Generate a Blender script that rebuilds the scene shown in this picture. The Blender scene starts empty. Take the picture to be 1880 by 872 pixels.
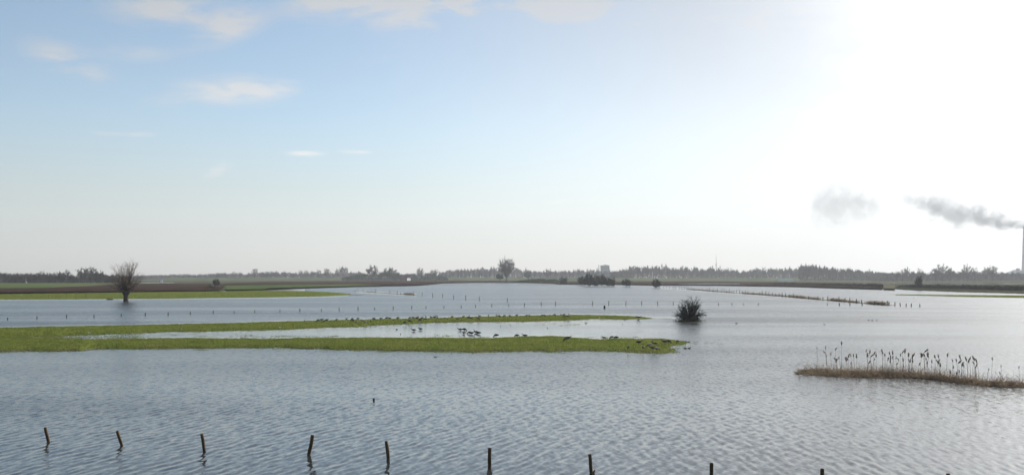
import bpy, math, random
import numpy as np
from mathutils import Vector, Matrix, noise

R = math.radians
scene = bpy.context.scene
COL = scene.collection

# ------------------------------------------------------------------ camera, sky, sun, exposure
CAM_H, FPX, PITCH = 5.0, 1900.0, math.atan(72 / 1900.0)
cam_data = bpy.data.cameras.new('camera')
cam_data.sensor_width = 36.0
cam_data.lens = 36.0 * FPX / 1880.0
cam_data.clip_start, cam_data.clip_end = 0.5, 20000.0
cam = bpy.data.objects.new('camera', cam_data)
COL.objects.link(cam)
cam.location = (0, 0, CAM_H)
cam.rotation_euler = (math.pi / 2 + PITCH, 0, 0)
scene.camera = cam

SUN_AZ, SUN_EL = R(47), R(27)
world = bpy.data.worlds.new('World')
scene.world = world
world.use_nodes = True
SKY_STRENGTH, SUN_STRENGTH, EXPOSURE = 0.089, 3.6, 0.53

GLOW, GLOW_W = 92.0, 10.6
scene.view_settings.view_transform = 'Standard'
scene.view_settings.look = 'None'
scene.view_settings.exposure = EXPOSURE
scene.view_settings.gamma = 1.0
scene.view_settings.use_curve_mapping = False

sun_data = bpy.data.lights.new('sun', 'SUN')
sun_data.energy = SUN_STRENGTH
sun_data.angle = R(0.6)
sun_data.color = (1.0, 0.93, 0.82)
sun = bpy.data.objects.new('sun', sun_data)
COL.objects.link(sun)
sdir = Vector((math.sin(SUN_AZ) * math.cos(SUN_EL), math.cos(SUN_AZ) * math.cos(SUN_EL), math.sin(SUN_EL)))
sun.rotation_euler = sdir.to_track_quat('Z', 'Y').to_euler()
sun.location = sdir * 100

cy = scene.cycles
cy.use_denoising = True
cy.max_bounces = 5
cy.diffuse_bounces = 2
cy.glossy_bounces = 3
cy.transparent_max_bounces = 8
cy.volume_bounces = 0
cy.volume_step_rate = 1.0
cy.volume_max_steps = 256
cy.sample_clamp_indirect = 4.0
cy.caustics_reflective = False

# ------------------------------------------------------------------ pixel <-> world helpers
CP, SP = math.cos(PITCH), math.sin(PITCH)


def ray(px, py):
    cx, cyy = (px - 940) / FPX, (436 - py) / FPX
    return Vector((cx, CP - cyy * SP, SP + cyy * CP))


def at(px, py, z=0.0):
    """the point on the level z that the pixel looks at"""
    d = ray(px, py)
    t = (z - CAM_H) / d.z
    return Vector((d.x * t, d.y * t, z))


def deep(px, py, dist):
    """the point at depth dist on the pixel's ray"""
    d = ray(px, py)
    t = dist / d.y
    return Vector((d.x * t, dist, CAM_H + d.z * t))


def interp(poly, x):
    if x <= poly[0][0]:
        return poly[0][1]
    for (a, b), (c, d) in zip(poly, poly[1:]):
        if x <= c:
            return b + (d - b) * (x - a) / (c - a)
    return poly[-1][1]


# ------------------------------------------------------------------ world shader
NT = world.node_tree
NT.nodes.clear()


class G:
    """small helper that writes math nodes"""

    def __init__(self, tree):
        self.t = tree

    def n(self, typ, **kw):
        nd = self.t.nodes.new(typ)
        for k, v in kw.items():
            setattr(nd, k, v)
        return nd

    def put(self, sock, v):
        if hasattr(v, 'is_output') or isinstance(v, bpy.types.NodeSocket):
            self.t.links.new(v, sock)
        else:
            sock.default_value = v

    def m(self, op, a, b=0.0, c=None, clamp=False):
        nd = self.n('ShaderNodeMath', operation=op, use_clamp=clamp)
        self.put(nd.inputs[0], a)
        self.put(nd.inputs[1], b)
        if c is not None:
            self.put(nd.inputs[2], c)
        return nd.outputs[0]

    def ramp(self, v, lo, hi, a=0.0, b=1.0):
        nd = self.n('ShaderNodeMapRange', interpolation_type='SMOOTHSTEP')
        for i, x in enumerate((v, lo, hi, a, b)):
            self.put(nd.inputs[i], x)
        return nd.outputs[0]

    def mix(self, f, a, b, blend='MIX'):
        nd = self.n('ShaderNodeMix', data_type='RGBA', blend_type=blend)
        self.put(nd.inputs[0], f)
        self.put(nd.inputs[6], a)
        self.put(nd.inputs[7], b)
        return nd.outputs[2]

    def noise(self, vec, scale, detail=4.0, rough=0.55, dist=0.0):
        nd = self.n('ShaderNodeTexNoise')
        if vec is not None:
            self.put(nd.inputs['Vector'], vec)
        nd.inputs['Scale'].default_value = scale
        nd.inputs['Detail'].default_value = detail
        nd.inputs['Roughness'].default_value = rough
        nd.inputs['Distortion'].default_value = dist
        return nd.outputs[0]

    def mapping(self, vec, scale=(1, 1, 1), rot=(0, 0, 0), loc=(0, 0, 0)):
        nd = self.n('ShaderNodeMapping')
        self.put(nd.inputs['Vector'], vec)
        nd.inputs['Scale'].default_value = scale
        nd.inputs['Rotation'].default_value = rot
        nd.inputs['Location'].default_value = loc
        return nd.outputs[0]


def build_sky():
    g = G(NT)
    sky = g.n('ShaderNodeTexSky', sky_type='NISHITA')
    sky.sun_disc = False
    sky.sun_elevation = SUN_EL
    sky.sun_rotation = SUN_AZ
    sky.altitude = 0
    sky.air_density = 1.0
    sky.dust_density = 0.22
    sky.ozone_density = 1.5
    tc = g.n('ShaderNodeTexCoord')
    d = tc.outputs['Generated']
    sep = g.n('ShaderNodeSeparateXYZ')
    g.put(sep.inputs[0], d)
    X, Y, Z = sep.outputs
    az = g.m('MULTIPLY', g.m('ARCTAN2', X, Y), 180 / math.pi)
    el = g.m('MULTIPLY', g.m('ARCSINE', Z), 180 / math.pi)
    # cloud sheet coordinates: the direction carried up to a flat layer
    zc = g.m('ADD', g.m('MAXIMUM', Z, 0.0), 0.12)
    comb = g.n('ShaderNodeCombineXYZ')
    g.put(comb.inputs[0], g.m('DIVIDE', X, zc))
    g.put(comb.inputs[1], g.m('DIVIDE', Y, zc))
    P = comb.outputs[0]
    n1 = g.noise(g.mapping(P, (1.0, 0.62, 1), (0, 0, R(28))), 1.5, 7.0, 0.58, 0.5)
    n2 = g.noise(g.mapping(P, (1, 1, 1), loc=(3.1, 1.7, 0)), 7.0, 6.0, 0.6, 0.4)
    # broad thin veil, heavier towards the top of the sky and round the sun
    az_el = g.n('ShaderNodeCombineXYZ')
    g.put(az_el.inputs[0], az)
    g.put(az_el.inputs[1], el)
    AE = az_el.outputs[0]
    n3 = g.noise(g.mapping(AE, (0.16, 0.55, 1)), 1.0, 6.0, 0.6, 0.6)

    def blob(a0, e0, sa, se, tilt=0.0):
        da = g.m('SUBTRACT', az, a0)
        de = g.m('SUBTRACT', g.m('SUBTRACT', el, e0), g.m('MULTIPLY', da, tilt))
        q = g.m('ADD', g.m('POWER', g.m('ABSOLUTE', g.m('DIVIDE', da, sa)), 2.0), g.m('POWER', g.m('ABSOLUTE', g.m('DIVIDE', de, se)), 2.0))
        return g.m('EXPONENT', g.m('MULTIPLY', q, -1.0))

    def px2(px, py):
        v = ray(px, py)
        return math.degrees(math.atan2(v.x, v.y)), math.degrees(math.atan2(v.z, math.hypot(v.x, v.y)))

    total = None
    K = 1.0 / 33.2   # degrees per pixel
    for px, py, sx, sy, w, tilt in (
        (300, 10, 95, 34, .85, 0), (420, 50, 60, 24, .7, .35), (125, 118, 55, 26, .7, -.25), (250, 95, 55, 16, .3, 0),
        (435, 166, 78, 20, .95, .03), (500, 162, 38, 14, .5, 0), (330, 185, 70, 12, .2, .1), (400, 312, 20, 10, .75, .35), (230, 246, 44, 5, .6, 0),
        (560, 282, 28, 4, .75, 0), (655, 279, 26, 4, .7, 0), (1034, 369, 17, 9, .75, 0), (1010, 374, 22, 4, .4, 0),
        (760, 12, 140, 38, 1.1, .05), (590, 5, 60, 20, .6, .1), (880, 8, 70, 22, .8, .1), (690, 105, 60, 14, .25, .1), (1050, 20, 80, 26, 1.1, 0), (1310, 34, 100, 28, 1.0, .1), (1180, 45, 70, 14, .5, .1),
        (1200, 10, 80, 16, .5, 0), (940, 283, 34, 5, .3, 0), (60, 318, 60, 8, -.3, .05), (1390, 180, 80, 30, .3, 0),
        (1480, 40, 110, 40, .8, .1), (1600, 130, 120, 60, .9, .15), (1500, 210, 110, 18, .7, .05), (1720, 190, 120, 70, 1.0, .1), (1760, 60, 140, 70, 1.1, 0),
    ):
        a0, e0 = px2(px, py)
        b = g.m('MULTIPLY', blob(a0, e0, sx * K, sy * K, -tilt if False else tilt), w)
        total = b if total is None else g.m('ADD', total, b)
    tex = g.m('ADD', g.m('MULTIPLY', n2, 0.55), g.m('MULTIPLY', n3, 0.75))
    shaped = g.m('MULTIPLY', total, g.ramp(tex, 0.46, 0.80, 0.12, 1.9))
    # cirrus spread over the half of the sky towards the sun and overhead, where the camera does not look
    veil = g.m('MULTIPLY', g.ramp(n1, 0.50, 0.78), g.m('ADD', g.ramp(az, 5.0, 34.0, 0.0, 0.55), g.ramp(el, 20.0, 40.0, 0.0, 0.5)), clamp=True)
    dot = g.n('ShaderNodeVectorMath', operation='DOT_PRODUCT')
    g.put(dot.inputs[0], d)
    dot.inputs[1].default_value = tuple(sdir)
    ang = g.m('MULTIPLY', g.m('ARCCOSINE', g.m('MINIMUM', dot.outputs['Value'], 1.0)), 180 / math.pi)
    low = g.ramp(el, 0.0, 9.0, 0.80, 0.0)
    milky = g.ramp(ang, 60.0, 28.0, 0.05, 1.0)
    cloud = g.m('MINIMUM', g.m('MAXIMUM', milky, g.m('ADD', shaped, g.m('MULTIPLY', veil, g.ramp(el, 3.0, 10.0)))), 1.0, clamp=True)
    # the clouds take the brightness of the sky they stand in, whitened
    bw = g.n('ShaderNodeRGBToBW')
    g.put(bw.inputs[0], sky.outputs[0])
    lit = g.m('ADD', g.m('MULTIPLY', bw.outputs[0], g.ramp(ang, 60.0, 30.0, 1.26, 0.98)), 0.30)
    cc = g.n('ShaderNodeCombineColor')
    g.put(cc.inputs[0], g.m('MULTIPLY', lit, 1.015))
    g.put(cc.inputs[1], lit)
    g.put(cc.inputs[2], g.m('MULTIPLY', lit, 0.99))
    colour = g.mix(g.m('MULTIPLY', cloud, 0.78), sky.outputs[0], cc.outputs[0])
    # the murk along the horizon, thickest low down
    hz_l = g.m('ADD', g.m('MULTIPLY', g.m('MINIMUM', bw.outputs[0], 7.5), 0.64), 0.2)
    hc = g.n('ShaderNodeCombineColor')
    g.put(hc.inputs[0], g.m('MULTIPLY', hz_l, .995))
    g.put(hc.inputs[1], hz_l)
    g.put(hc.inputs[2], g.m('MULTIPLY', hz_l, 1.015))
    colour = g.mix(low, colour, hc.outputs[0])
    # thin bright cloud round the sun
    gl = g.m('MULTIPLY', g.m('EXPONENT', g.m('MULTIPLY', g.m('POWER', g.m('DIVIDE', ang, GLOW_W), 2.0), -.5)), GLOW)
    gl = g.m('MULTIPLY', gl, g.ramp(tex, .35, .75, .78, 1.2))
    gc = g.n('ShaderNodeCombineColor')
    g.put(gc.inputs[0], gl)
    g.put(gc.inputs[1], g.m('MULTIPLY', gl, .98))
    g.put(gc.inputs[2], g.m('MULTIPLY', gl, .94))
    colour = g.mix(1.0, colour, gc.outputs[0], 'ADD')
    bg = g.n('ShaderNodeBackground')
    g.put(bg.inputs[0], colour)
    bg.inputs[1].default_value = SKY_STRENGTH
    out = g.n('ShaderNodeOutputWorld')
    NT.links.new(bg.outputs[0], out.inputs[0])


build_sky()
world.cycles.sampling_method = 'MANUAL'
world.cycles.sample_map_resolution = 1024


# ------------------------------------------------------------------ materials
def material(name, base, rough=0.9, var=None, scale=1.0, stretch=(1, 1, 1), spec=0.25, bump=0.0, bump_scale=8.0, per_object=0.0, translucent=0.0, detail=5.0, blot=None):
    m = bpy.data.materials.new(name)
    m.use_nodes = True
    g = G(m.node_tree)
    p = m.node_tree.nodes['Principled BSDF']
    p.inputs['Roughness'].default_value = rough
    p.inputs['Specular IOR Level'].default_value = spec
    tc = g.n('ShaderNodeTexCoord')
    vec = g.mapping(tc.outputs['Object'], stretch)
    col = None
    if var is not None:
        f = g.ramp(g.noise(vec, scale, detail, 0.6), 0.34, 0.66)
        col = g.mix(f, (*base, 1), (*var, 1))
        if blot:
            k = g.ramp(g.noise(g.mapping(tc.outputs['Object'], (.6, 1, 1), loc=(7, 3, 0)), .42, 6, .65), .56, .72, 0.0, .65)
            col = g.mix(k, col, (*blot, 1))
    else:
        rgb = g.n('ShaderNodeRGB')
        rgb.outputs[0].default_value = (*base, 1)
        col = rgb.outputs[0]
    if per_object:
        oi = g.n('ShaderNodeObjectInfo')
        k = g.m('ADD', g.m('MULTIPLY', oi.outputs['Random'], per_object), 1.0 - per_object / 2)
        cc = g.n('ShaderNodeCombineColor')
        for i in range(3):
            g.put(cc.inputs[i], k)
        col = g.mix(1.0, col, cc.outputs[0], 'MULTIPLY')
    g.put(p.inputs['Base Color'], col)
    if bump:
        b = g.n('ShaderNodeBump')
        b.inputs['Strength'].default_value = 1.0
        b.inputs['Distance'].default_value = bump
        g.put(b.inputs['Height'], g.noise(vec, bump_scale, 4, 0.6))
        g.put(p.inputs['Normal'], b.outputs[0])
    if translucent:
        tr = g.n('ShaderNodeBsdfTranslucent')
        g.put(tr.inputs[0], col)
        mx = g.n('ShaderNodeMixShader')
        mx.inputs[0].default_value = translucent
        out = m.node_tree.nodes['Material Output']
        m.node_tree.links.new(p.outputs[0], mx.inputs[1])
        m.node_tree.links.new(tr.outputs[0], mx.inputs[2])
        m.node_tree.links.new(mx.outputs[0], out.inputs[0])
    return m


M = dict(
    grass=material('meadow_grass', (.122, .162, .040), .95, (.180, .190, .058), .32, translucent=.5, spec=0.0, detail=8, blot=(.10, .085, .045)),
    turf=material('wet_turf', (.088, .122, .022), .9, (.135, .148, .034), .8, bump=.03, bump_scale=6, spec=0.0),
    mud=material('bank_mud', (.075, .066, .042), .8, (.11, .095, .06), 1.5, bump=.03),
    plough=material('ploughed_soil', (.030, .019, .014), .95, (.052, .034, .026), .25, (1, .15, 1), bump=.05, bump_scale=2, spec=0.0),
    field=material('winter_field', (.055, .085, .030), .95, (.095, .115, .045), .02, (1, .3, 1), spec=0.0),
    farm=material('far_farmland', (.052, .062, .030), .95, (.085, .080, .045), .012, (1, .4, 1), spec=0.0),
    stubble=material('pale_stubble', (.14, .125, .085), .95, (.10, .09, .055), .4, spec=0.0),
    bed=material('lake_bed', (.05, .042, .03), .9),
    bark=material('grey_bark', (.060, .050, .042), .95, (.110, .095, .080), 2.0, (1, 1, .3), spec=0.0, per_object=.3),
    twig=material('bare_twigs', (.075, .060, .052), .95, (.120, .098, .085), .4, spec=0.0, per_object=.45),
    willow=material('willow_twigs', (.12, .085, .065), .9, (.19, .14, .11), .8, spec=.15),
    wbark=material('willow_bark', (.035, .028, .022), .95, (.075, .06, .045), 3, (1, 1, .3), bump=.04, spec=.1),
    bush=material('dark_bush_twigs', (.042, .042, .036), .9, (.085, .078, .062), 1.2, spec=0.0, per_object=.25),
    moss=material('moss_skirt', (.10, .09, .02), .95, (.06, .07, .015), 2, spec=.1),
    evergreen=material('evergreen_leaves', (.022, .036, .016), .9, (.04, .055, .022), 1.0, spec=0.0, per_object=.3),
    reed=material('dead_reed', (.27, .21, .145), .9, (.135, .105, .075), 1.4, spec=.15, translucent=.4),
    stem=material('dry_reed_stem', (.20, .15, .085), .8, (.13, .095, .055), 3, spec=.2),
    plume=material('reed_plume', (.17, .14, .115), .95, (.25, .21, .17), 6, translucent=.45, spec=.1, per_object=.35),
    post=material('weathered_post', (.055, .038, .022), .9, (.130, .085, .040), 4, (1, 1, .25), bump=.01, bump_scale=14, spec=.15, per_object=.35),
    posttop=material('post_end_grain', (.032, .026, .018), .95, (.06, .05, .035), 12, spec=.1),
    gooseback=material('goose_back', (.022, .020, .018), .8, (.060, .052, .044), 9, spec=.2, per_object=.5),
    goosehead=material('goose_neck', (.012, .011, .010), .7, spec=.3),
    goosepale=material('goose_belly', (.42, .39, .34), .9, (.30, .27, .23), 9, spec=.2),
    gullwhite=material('gull_white', (.78, .78, .76), .8, spec=.2),
    gullgrey=material('gull_grey', (.36, .38, .40), .8, spec=.2),
    duckbrown=material('duck_brown', (.11, .07, .04), .85, (.05, .035, .022), 12, spec=.2),
    leg=material('bird_leg', (.22, .10, .04), .7),
    bill=material('bird_bill', (.12, .06, .02), .6),
    concrete=material('grey_concrete', (.30, .30, .30), .9, (.24, .24, .24), .15),
    shed=material('grey_cladding', (.20, .21, .22), .8, (.25, .26, .27), .1),
    rooftile=material('red_roof', (.24, .075, .050), .9, (.18, .06, .045), .5),
    brick=material('brown_brick', (.22, .13, .09), .9, (.17, .10, .07), .6),
    white=material('white_paint', (.80, .80, .78), .7),
    glass=material('dark_window', (.02, .022, .025), .2, spec=.5),
    stack=material('chimney_concrete', (.52, .41, .36), .9, (.44, .34, .30), .05),
    stackband=material('chimney_band', (.42, .10, .07), .9),
    steel=material('mast_steel', (.14, .14, .145), .6),
)


# ------------------------------------------------------------------ mesh helpers
class MB:
    def __init__(self):
        self.v, self.f, self.m = [], [], []

    def tube(self, pts, rad, n=6, mat=0, cap=True, capmat=None):
        pts = [Vector(p) for p in pts]
        base = len(self.v)
        prev = None
        for i, p in enumerate(pts):
            t = (pts[min(i + 1, len(pts) - 1)] - pts[max(i - 1, 0)])
            t = t.normalized() if t.length > 1e-9 else Vector((0, 0, 1))
            a = prev if prev is not None else (Vector((1, 0, 0)) if abs(t.x) < .8 else Vector((0, 1, 0)))
            u = (a - t * a.dot(t)).normalized()
            prev = u
            w = t.cross(u)
            r = rad[i]
            ru, rw = r if isinstance(r, tuple) else (r, r)
            for k in range(n):
                c = 2 * math.pi * k / n
                self.v.append(p + u * (ru * math.cos(c)) + w * (rw * math.sin(c)))
        for i in range(len(pts) - 1):
            for k in range(n):
                a, b = base + i * n + k, base + i * n + (k + 1) % n
                self.f.append((a, b, b + n, a + n))
                self.m.append(mat(i, k) if callable(mat) else mat)
        if cap:
            self.f.append(tuple(base + k for k in reversed(range(n))))
            self.m.append(mat(0, 0) if callable(mat) else mat)
            e = base + (len(pts) - 1) * n
            self.f.append(tuple(e + k for k in range(n)))
            self.m.append(capmat if capmat is not None else (mat(len(pts) - 2, 0) if callable(mat) else mat))

    def spike(self, p, q, w, rng, mat=0):
        """a tapering twig: one thin triangle"""
        p, q = Vector(p), Vector(q)
        s = (q - p).cross(Vector((rng.uniform(-1, 1), rng.uniform(-1, 1), rng.uniform(-1, 1))))
        if s.length < 1e-9:
            return
        s = s.normalized() * (w / 2)
        b = len(self.v)
        self.v += [p - s, p + s, q]
        self.f.append((b, b + 1, b + 2))
        self.m.append(mat)

    def box(self, x0, x1, y0, y1, z0, z1, mat=0):
        b = len(self.v)
        self.v += [Vector((x, y, z)) for z in (z0, z1) for x, y in ((x0, y0), (x1, y0), (x1, y1), (x0, y1))]
        for q in ((0, 3, 2, 1), (4, 5, 6, 7), (0, 1, 5, 4), (1, 2, 6, 5), (2, 3, 7, 6), (3, 0, 4, 7)):
            self.f.append(tuple(b + i for i in q))
            self.m.append(mat)

    def mesh(self, name, mats, smooth=False):
        me = bpy.data.meshes.new(name)
        me.from_pydata([tuple(v) for v in self.v], [], self.f)
        for mt in mats if isinstance(mats, (list, tuple)) else [mats]:
            me.materials.append(mt)
        if any(self.m):
            me.polygons.foreach_set('material_index', self.m)
        if smooth:
            me.polygons.foreach_set('use_smooth', [True] * len(self.f))
        me.update()
        return me

    def build(self, name, mats, parent=None, smooth=False):
        o = bpy.data.objects.new(name, self.mesh(name, mats, smooth))
        COL.objects.link(o)
        o.parent = parent
        return o


def empty(name, loc=(0, 0, 0)):
    o = bpy.data.objects.new(name, None)
    o.empty_display_size = .2
    COL.objects.link(o)
    o.location = loc
    return o


def tag(o, label=None, cat=None, group=None, kind=None):
    for k, v in (('label', label), ('category', cat), ('group', group), ('kind', kind)):
        if v:
            o[k] = v
    return o


def copy_tree(o, parent=None):
    c = o.copy()
    COL.objects.link(c)
    c.parent = parent
    for k in ('label', 'category', 'group'):
        if k in c:
            del c[k]
    for ch in [x for x in bpy.data.objects if x.parent == o] if parent is None else [x for x in o.children]:
        copy_tree(ch, c)
    return c


ONES = 'zeroth first second third fourth fifth sixth seventh eighth ninth tenth eleventh twelfth thirteenth fourteenth fifteenth sixteenth seventeenth eighteenth nineteenth'.split()
TENS = {2: 'twenty', 3: 'thirty', 4: 'forty', 5: 'fifty', 6: 'sixty', 7: 'seventy', 8: 'eighty', 9: 'ninety'}


def ordinal(n):
    if n < 20:
        return ONES[n]
    t, u = divmod(n, 10)
    if u == 0:
        return TENS[t][:-1] + 'ieth'
    return TENS[t] + '-' + ONES[u]


# ------------------------------------------------------------------ shapes of the shoreline, traced on the water level
FRONT_BOT = [(-120, 646), (0, 645), (60, 644.5), (150, 643.5), (178, 640.5), (300, 639.5), (420, 638.5), (520, 638.5), (600, 641), (720, 644.5), (800, 645), (870, 646.5), (930, 645),
             (985, 644), (1010, 646.5), (1050, 643.5), (1110, 644), (1160, 646), (1190, 647.5), (1210, 648.5), (1222, 642), (1235, 634), (1262, 631)]
FRONT_TOP = [(-120, 622), (0, 621.5), (40, 621), (90, 622.5), (190, 624), (250, 623), (340, 622), (420, 622.5), (480, 624), (560, 622), (680, 621), (740, 621), (860, 621.5), (905, 622.5), (930, 620),
             (990, 618), (1020, 618.5), (1060, 621.5), (1085, 623.5), (1105, 624.5), (1130, 622.5), (1180, 624), (1215, 622.5), (1240, 626), (1262, 629)]
REAR_BOT = [(-120, 620), (0, 619), (100, 616), (190, 613), (250, 611), (300, 608.5), (380, 607.5), (450, 606), (530, 604), (600, 600), (650, 599.5), (680, 597), (730, 594.5), (800, 591.5), (870, 590.2),
            (950, 590), (1000, 588.5), (1060, 586.5), (1090, 584.5), (1140, 586), (1170, 585.5), (1200, 585)]
REAR_TOP = [(-120, 604), (0, 603), (100, 600.5), (200, 599), (320, 596.2), (430, 594.2), (520, 591.2), (580, 590), (650, 588), (720, 586.6), (800, 584.8), (860, 582.8), (940, 581.2), (1000, 580),
            (1060, 579.2), (1130, 580.2), (1165, 582), (1200, 584.7)]
STRIP_TOP = [(-120, 542), (0, 541), (150, 539), (300, 536.6), (400, 535.6), (480, 533.8), (560, 535), (600, 537), (645, 541)]
STRIP_BOT = [(-120, 550), (0, 550), (150, 549.3), (300, 548.3), (400, 547), (500, 546), (600, 543.8), (645, 541.4)]
REEDS_TOP = [(1464, 684), (1475, 678.5), (1505, 677.5), (1560, 681.5), (1611, 682.5), (1670, 688), (1704, 691), (1730, 692.6), (1749, 696), (1783, 698.5), (1806, 702), (1880, 704), (1980, 708)]
REEDS_BOT = [(1464, 686), (1482, 689), (1516, 690.5), (1560, 692.6), (1605, 694), (1670, 693), (1704, 695.5), (1742, 700), (1765, 704), (1800, 708), (1841, 711), (1880, 711), (1980, 714)]
GREEN_TOP = [(1645, 541.2), (1700, 541.6), (1760, 542), (1820, 542.4), (1880, 542.8), (2000, 544)]
GREEN_BOT = [(1645, 541.8), (1700, 543), (1760, 544.6), (1820, 546), (1880, 547.2), (2000, 549)]
# far shore of the flood: nearest edge of the farmland
SHORE = [(-400, 541), (-120, 538.5), (0, 537.2), (150, 536.2), (300, 534.2), (405, 533.2), (440, 533), (486, 532), (492, 529.6), (540, 528.2), (600, 526.4), (650, 525.2), (700, 524.6), (760, 523.8), (785, 522.4), (810, 519.6),
         (870, 518.4), (960, 518.3), (1000, 519.6), (1035, 521.2), (1075, 522.2), (1130, 521.6), (1200, 523), (1300, 522.8), (1360, 523.4), (1460, 525.4), (1540, 528), (1620, 530.2),
         (1624, 529.4), (1640, 530.2), (1660, 531.6), (1760, 535.2), (1880, 538.4), (2000, 541), (2400, 548)]


def chop_at(px, py):
    """how ruffled the wind leaves the water there: sheltered pools and lee edges lie smoother"""
    c = np.ones_like(px)
    fx = lambda poly: np.interp(px, [p[0] for p in poly], [p[1] for p in poly])
    ft, rb, rt = fx(FRONT_TOP), fx(REAR_BOT), fx(REAR_TOP)
    pond = (py > rb - 1) & (py < ft + 1) & (px < 1260)
    edge = np.clip(np.minimum(py - rb, ft - py) / 5.0, 0, 1)
    calm = 0.10 + 0.30 * edge
    calm = calm + (1 - calm) * np.clip((px - 1090) / 170, 0, 1) ** 1.5
    c = np.where(pond, calm, c)
    lee = np.clip((rt - py) / 5.0, 0, 1)
    c = np.where((py <= rt) & (py > rt - 5) & (px < 1240), .12 + .88 * lee, c)
    fb = fx(FRONT_BOT)
    near = np.clip((py - fb) / 4.0, 0, 1)
    c = np.where((py >= fb) & (py < fb + 4) & (px < 1262), .45 + .55 * near, c)
    st, sb = fx(STRIP_TOP), fx(STRIP_BOT)
    c = np.where((py < st + .5) & (py > st - 3.5) & (px < 560), .08, c)
    lee = np.clip((py - sb) / 2.5, 0, 1)
    c = np.where((py >= sb - .3) & (py < sb + 2.5) & (px < 640), .25 + .75 * lee, c)
    sh = fx(SHORE)
    c = np.where((py < sh + 1.3) & (py < 540), .2, c)
    hl = np.interp(px, [1212, 1300, 1352, 1400, 1450, 1500, 1552, 1600, 1632], [528, 534, 538, 541.3, 545, 549.5, 553.8, 558, 560])
    c = np.where((px > 1212) & (px < 1640) & (np.abs(py - hl) < 2), .6, c)
    c = np.where((px > 655) & (px < 765) & (np.abs(py - (535 + (px - 655) * .06)) < 2.2), .5, c)
    return c


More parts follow.
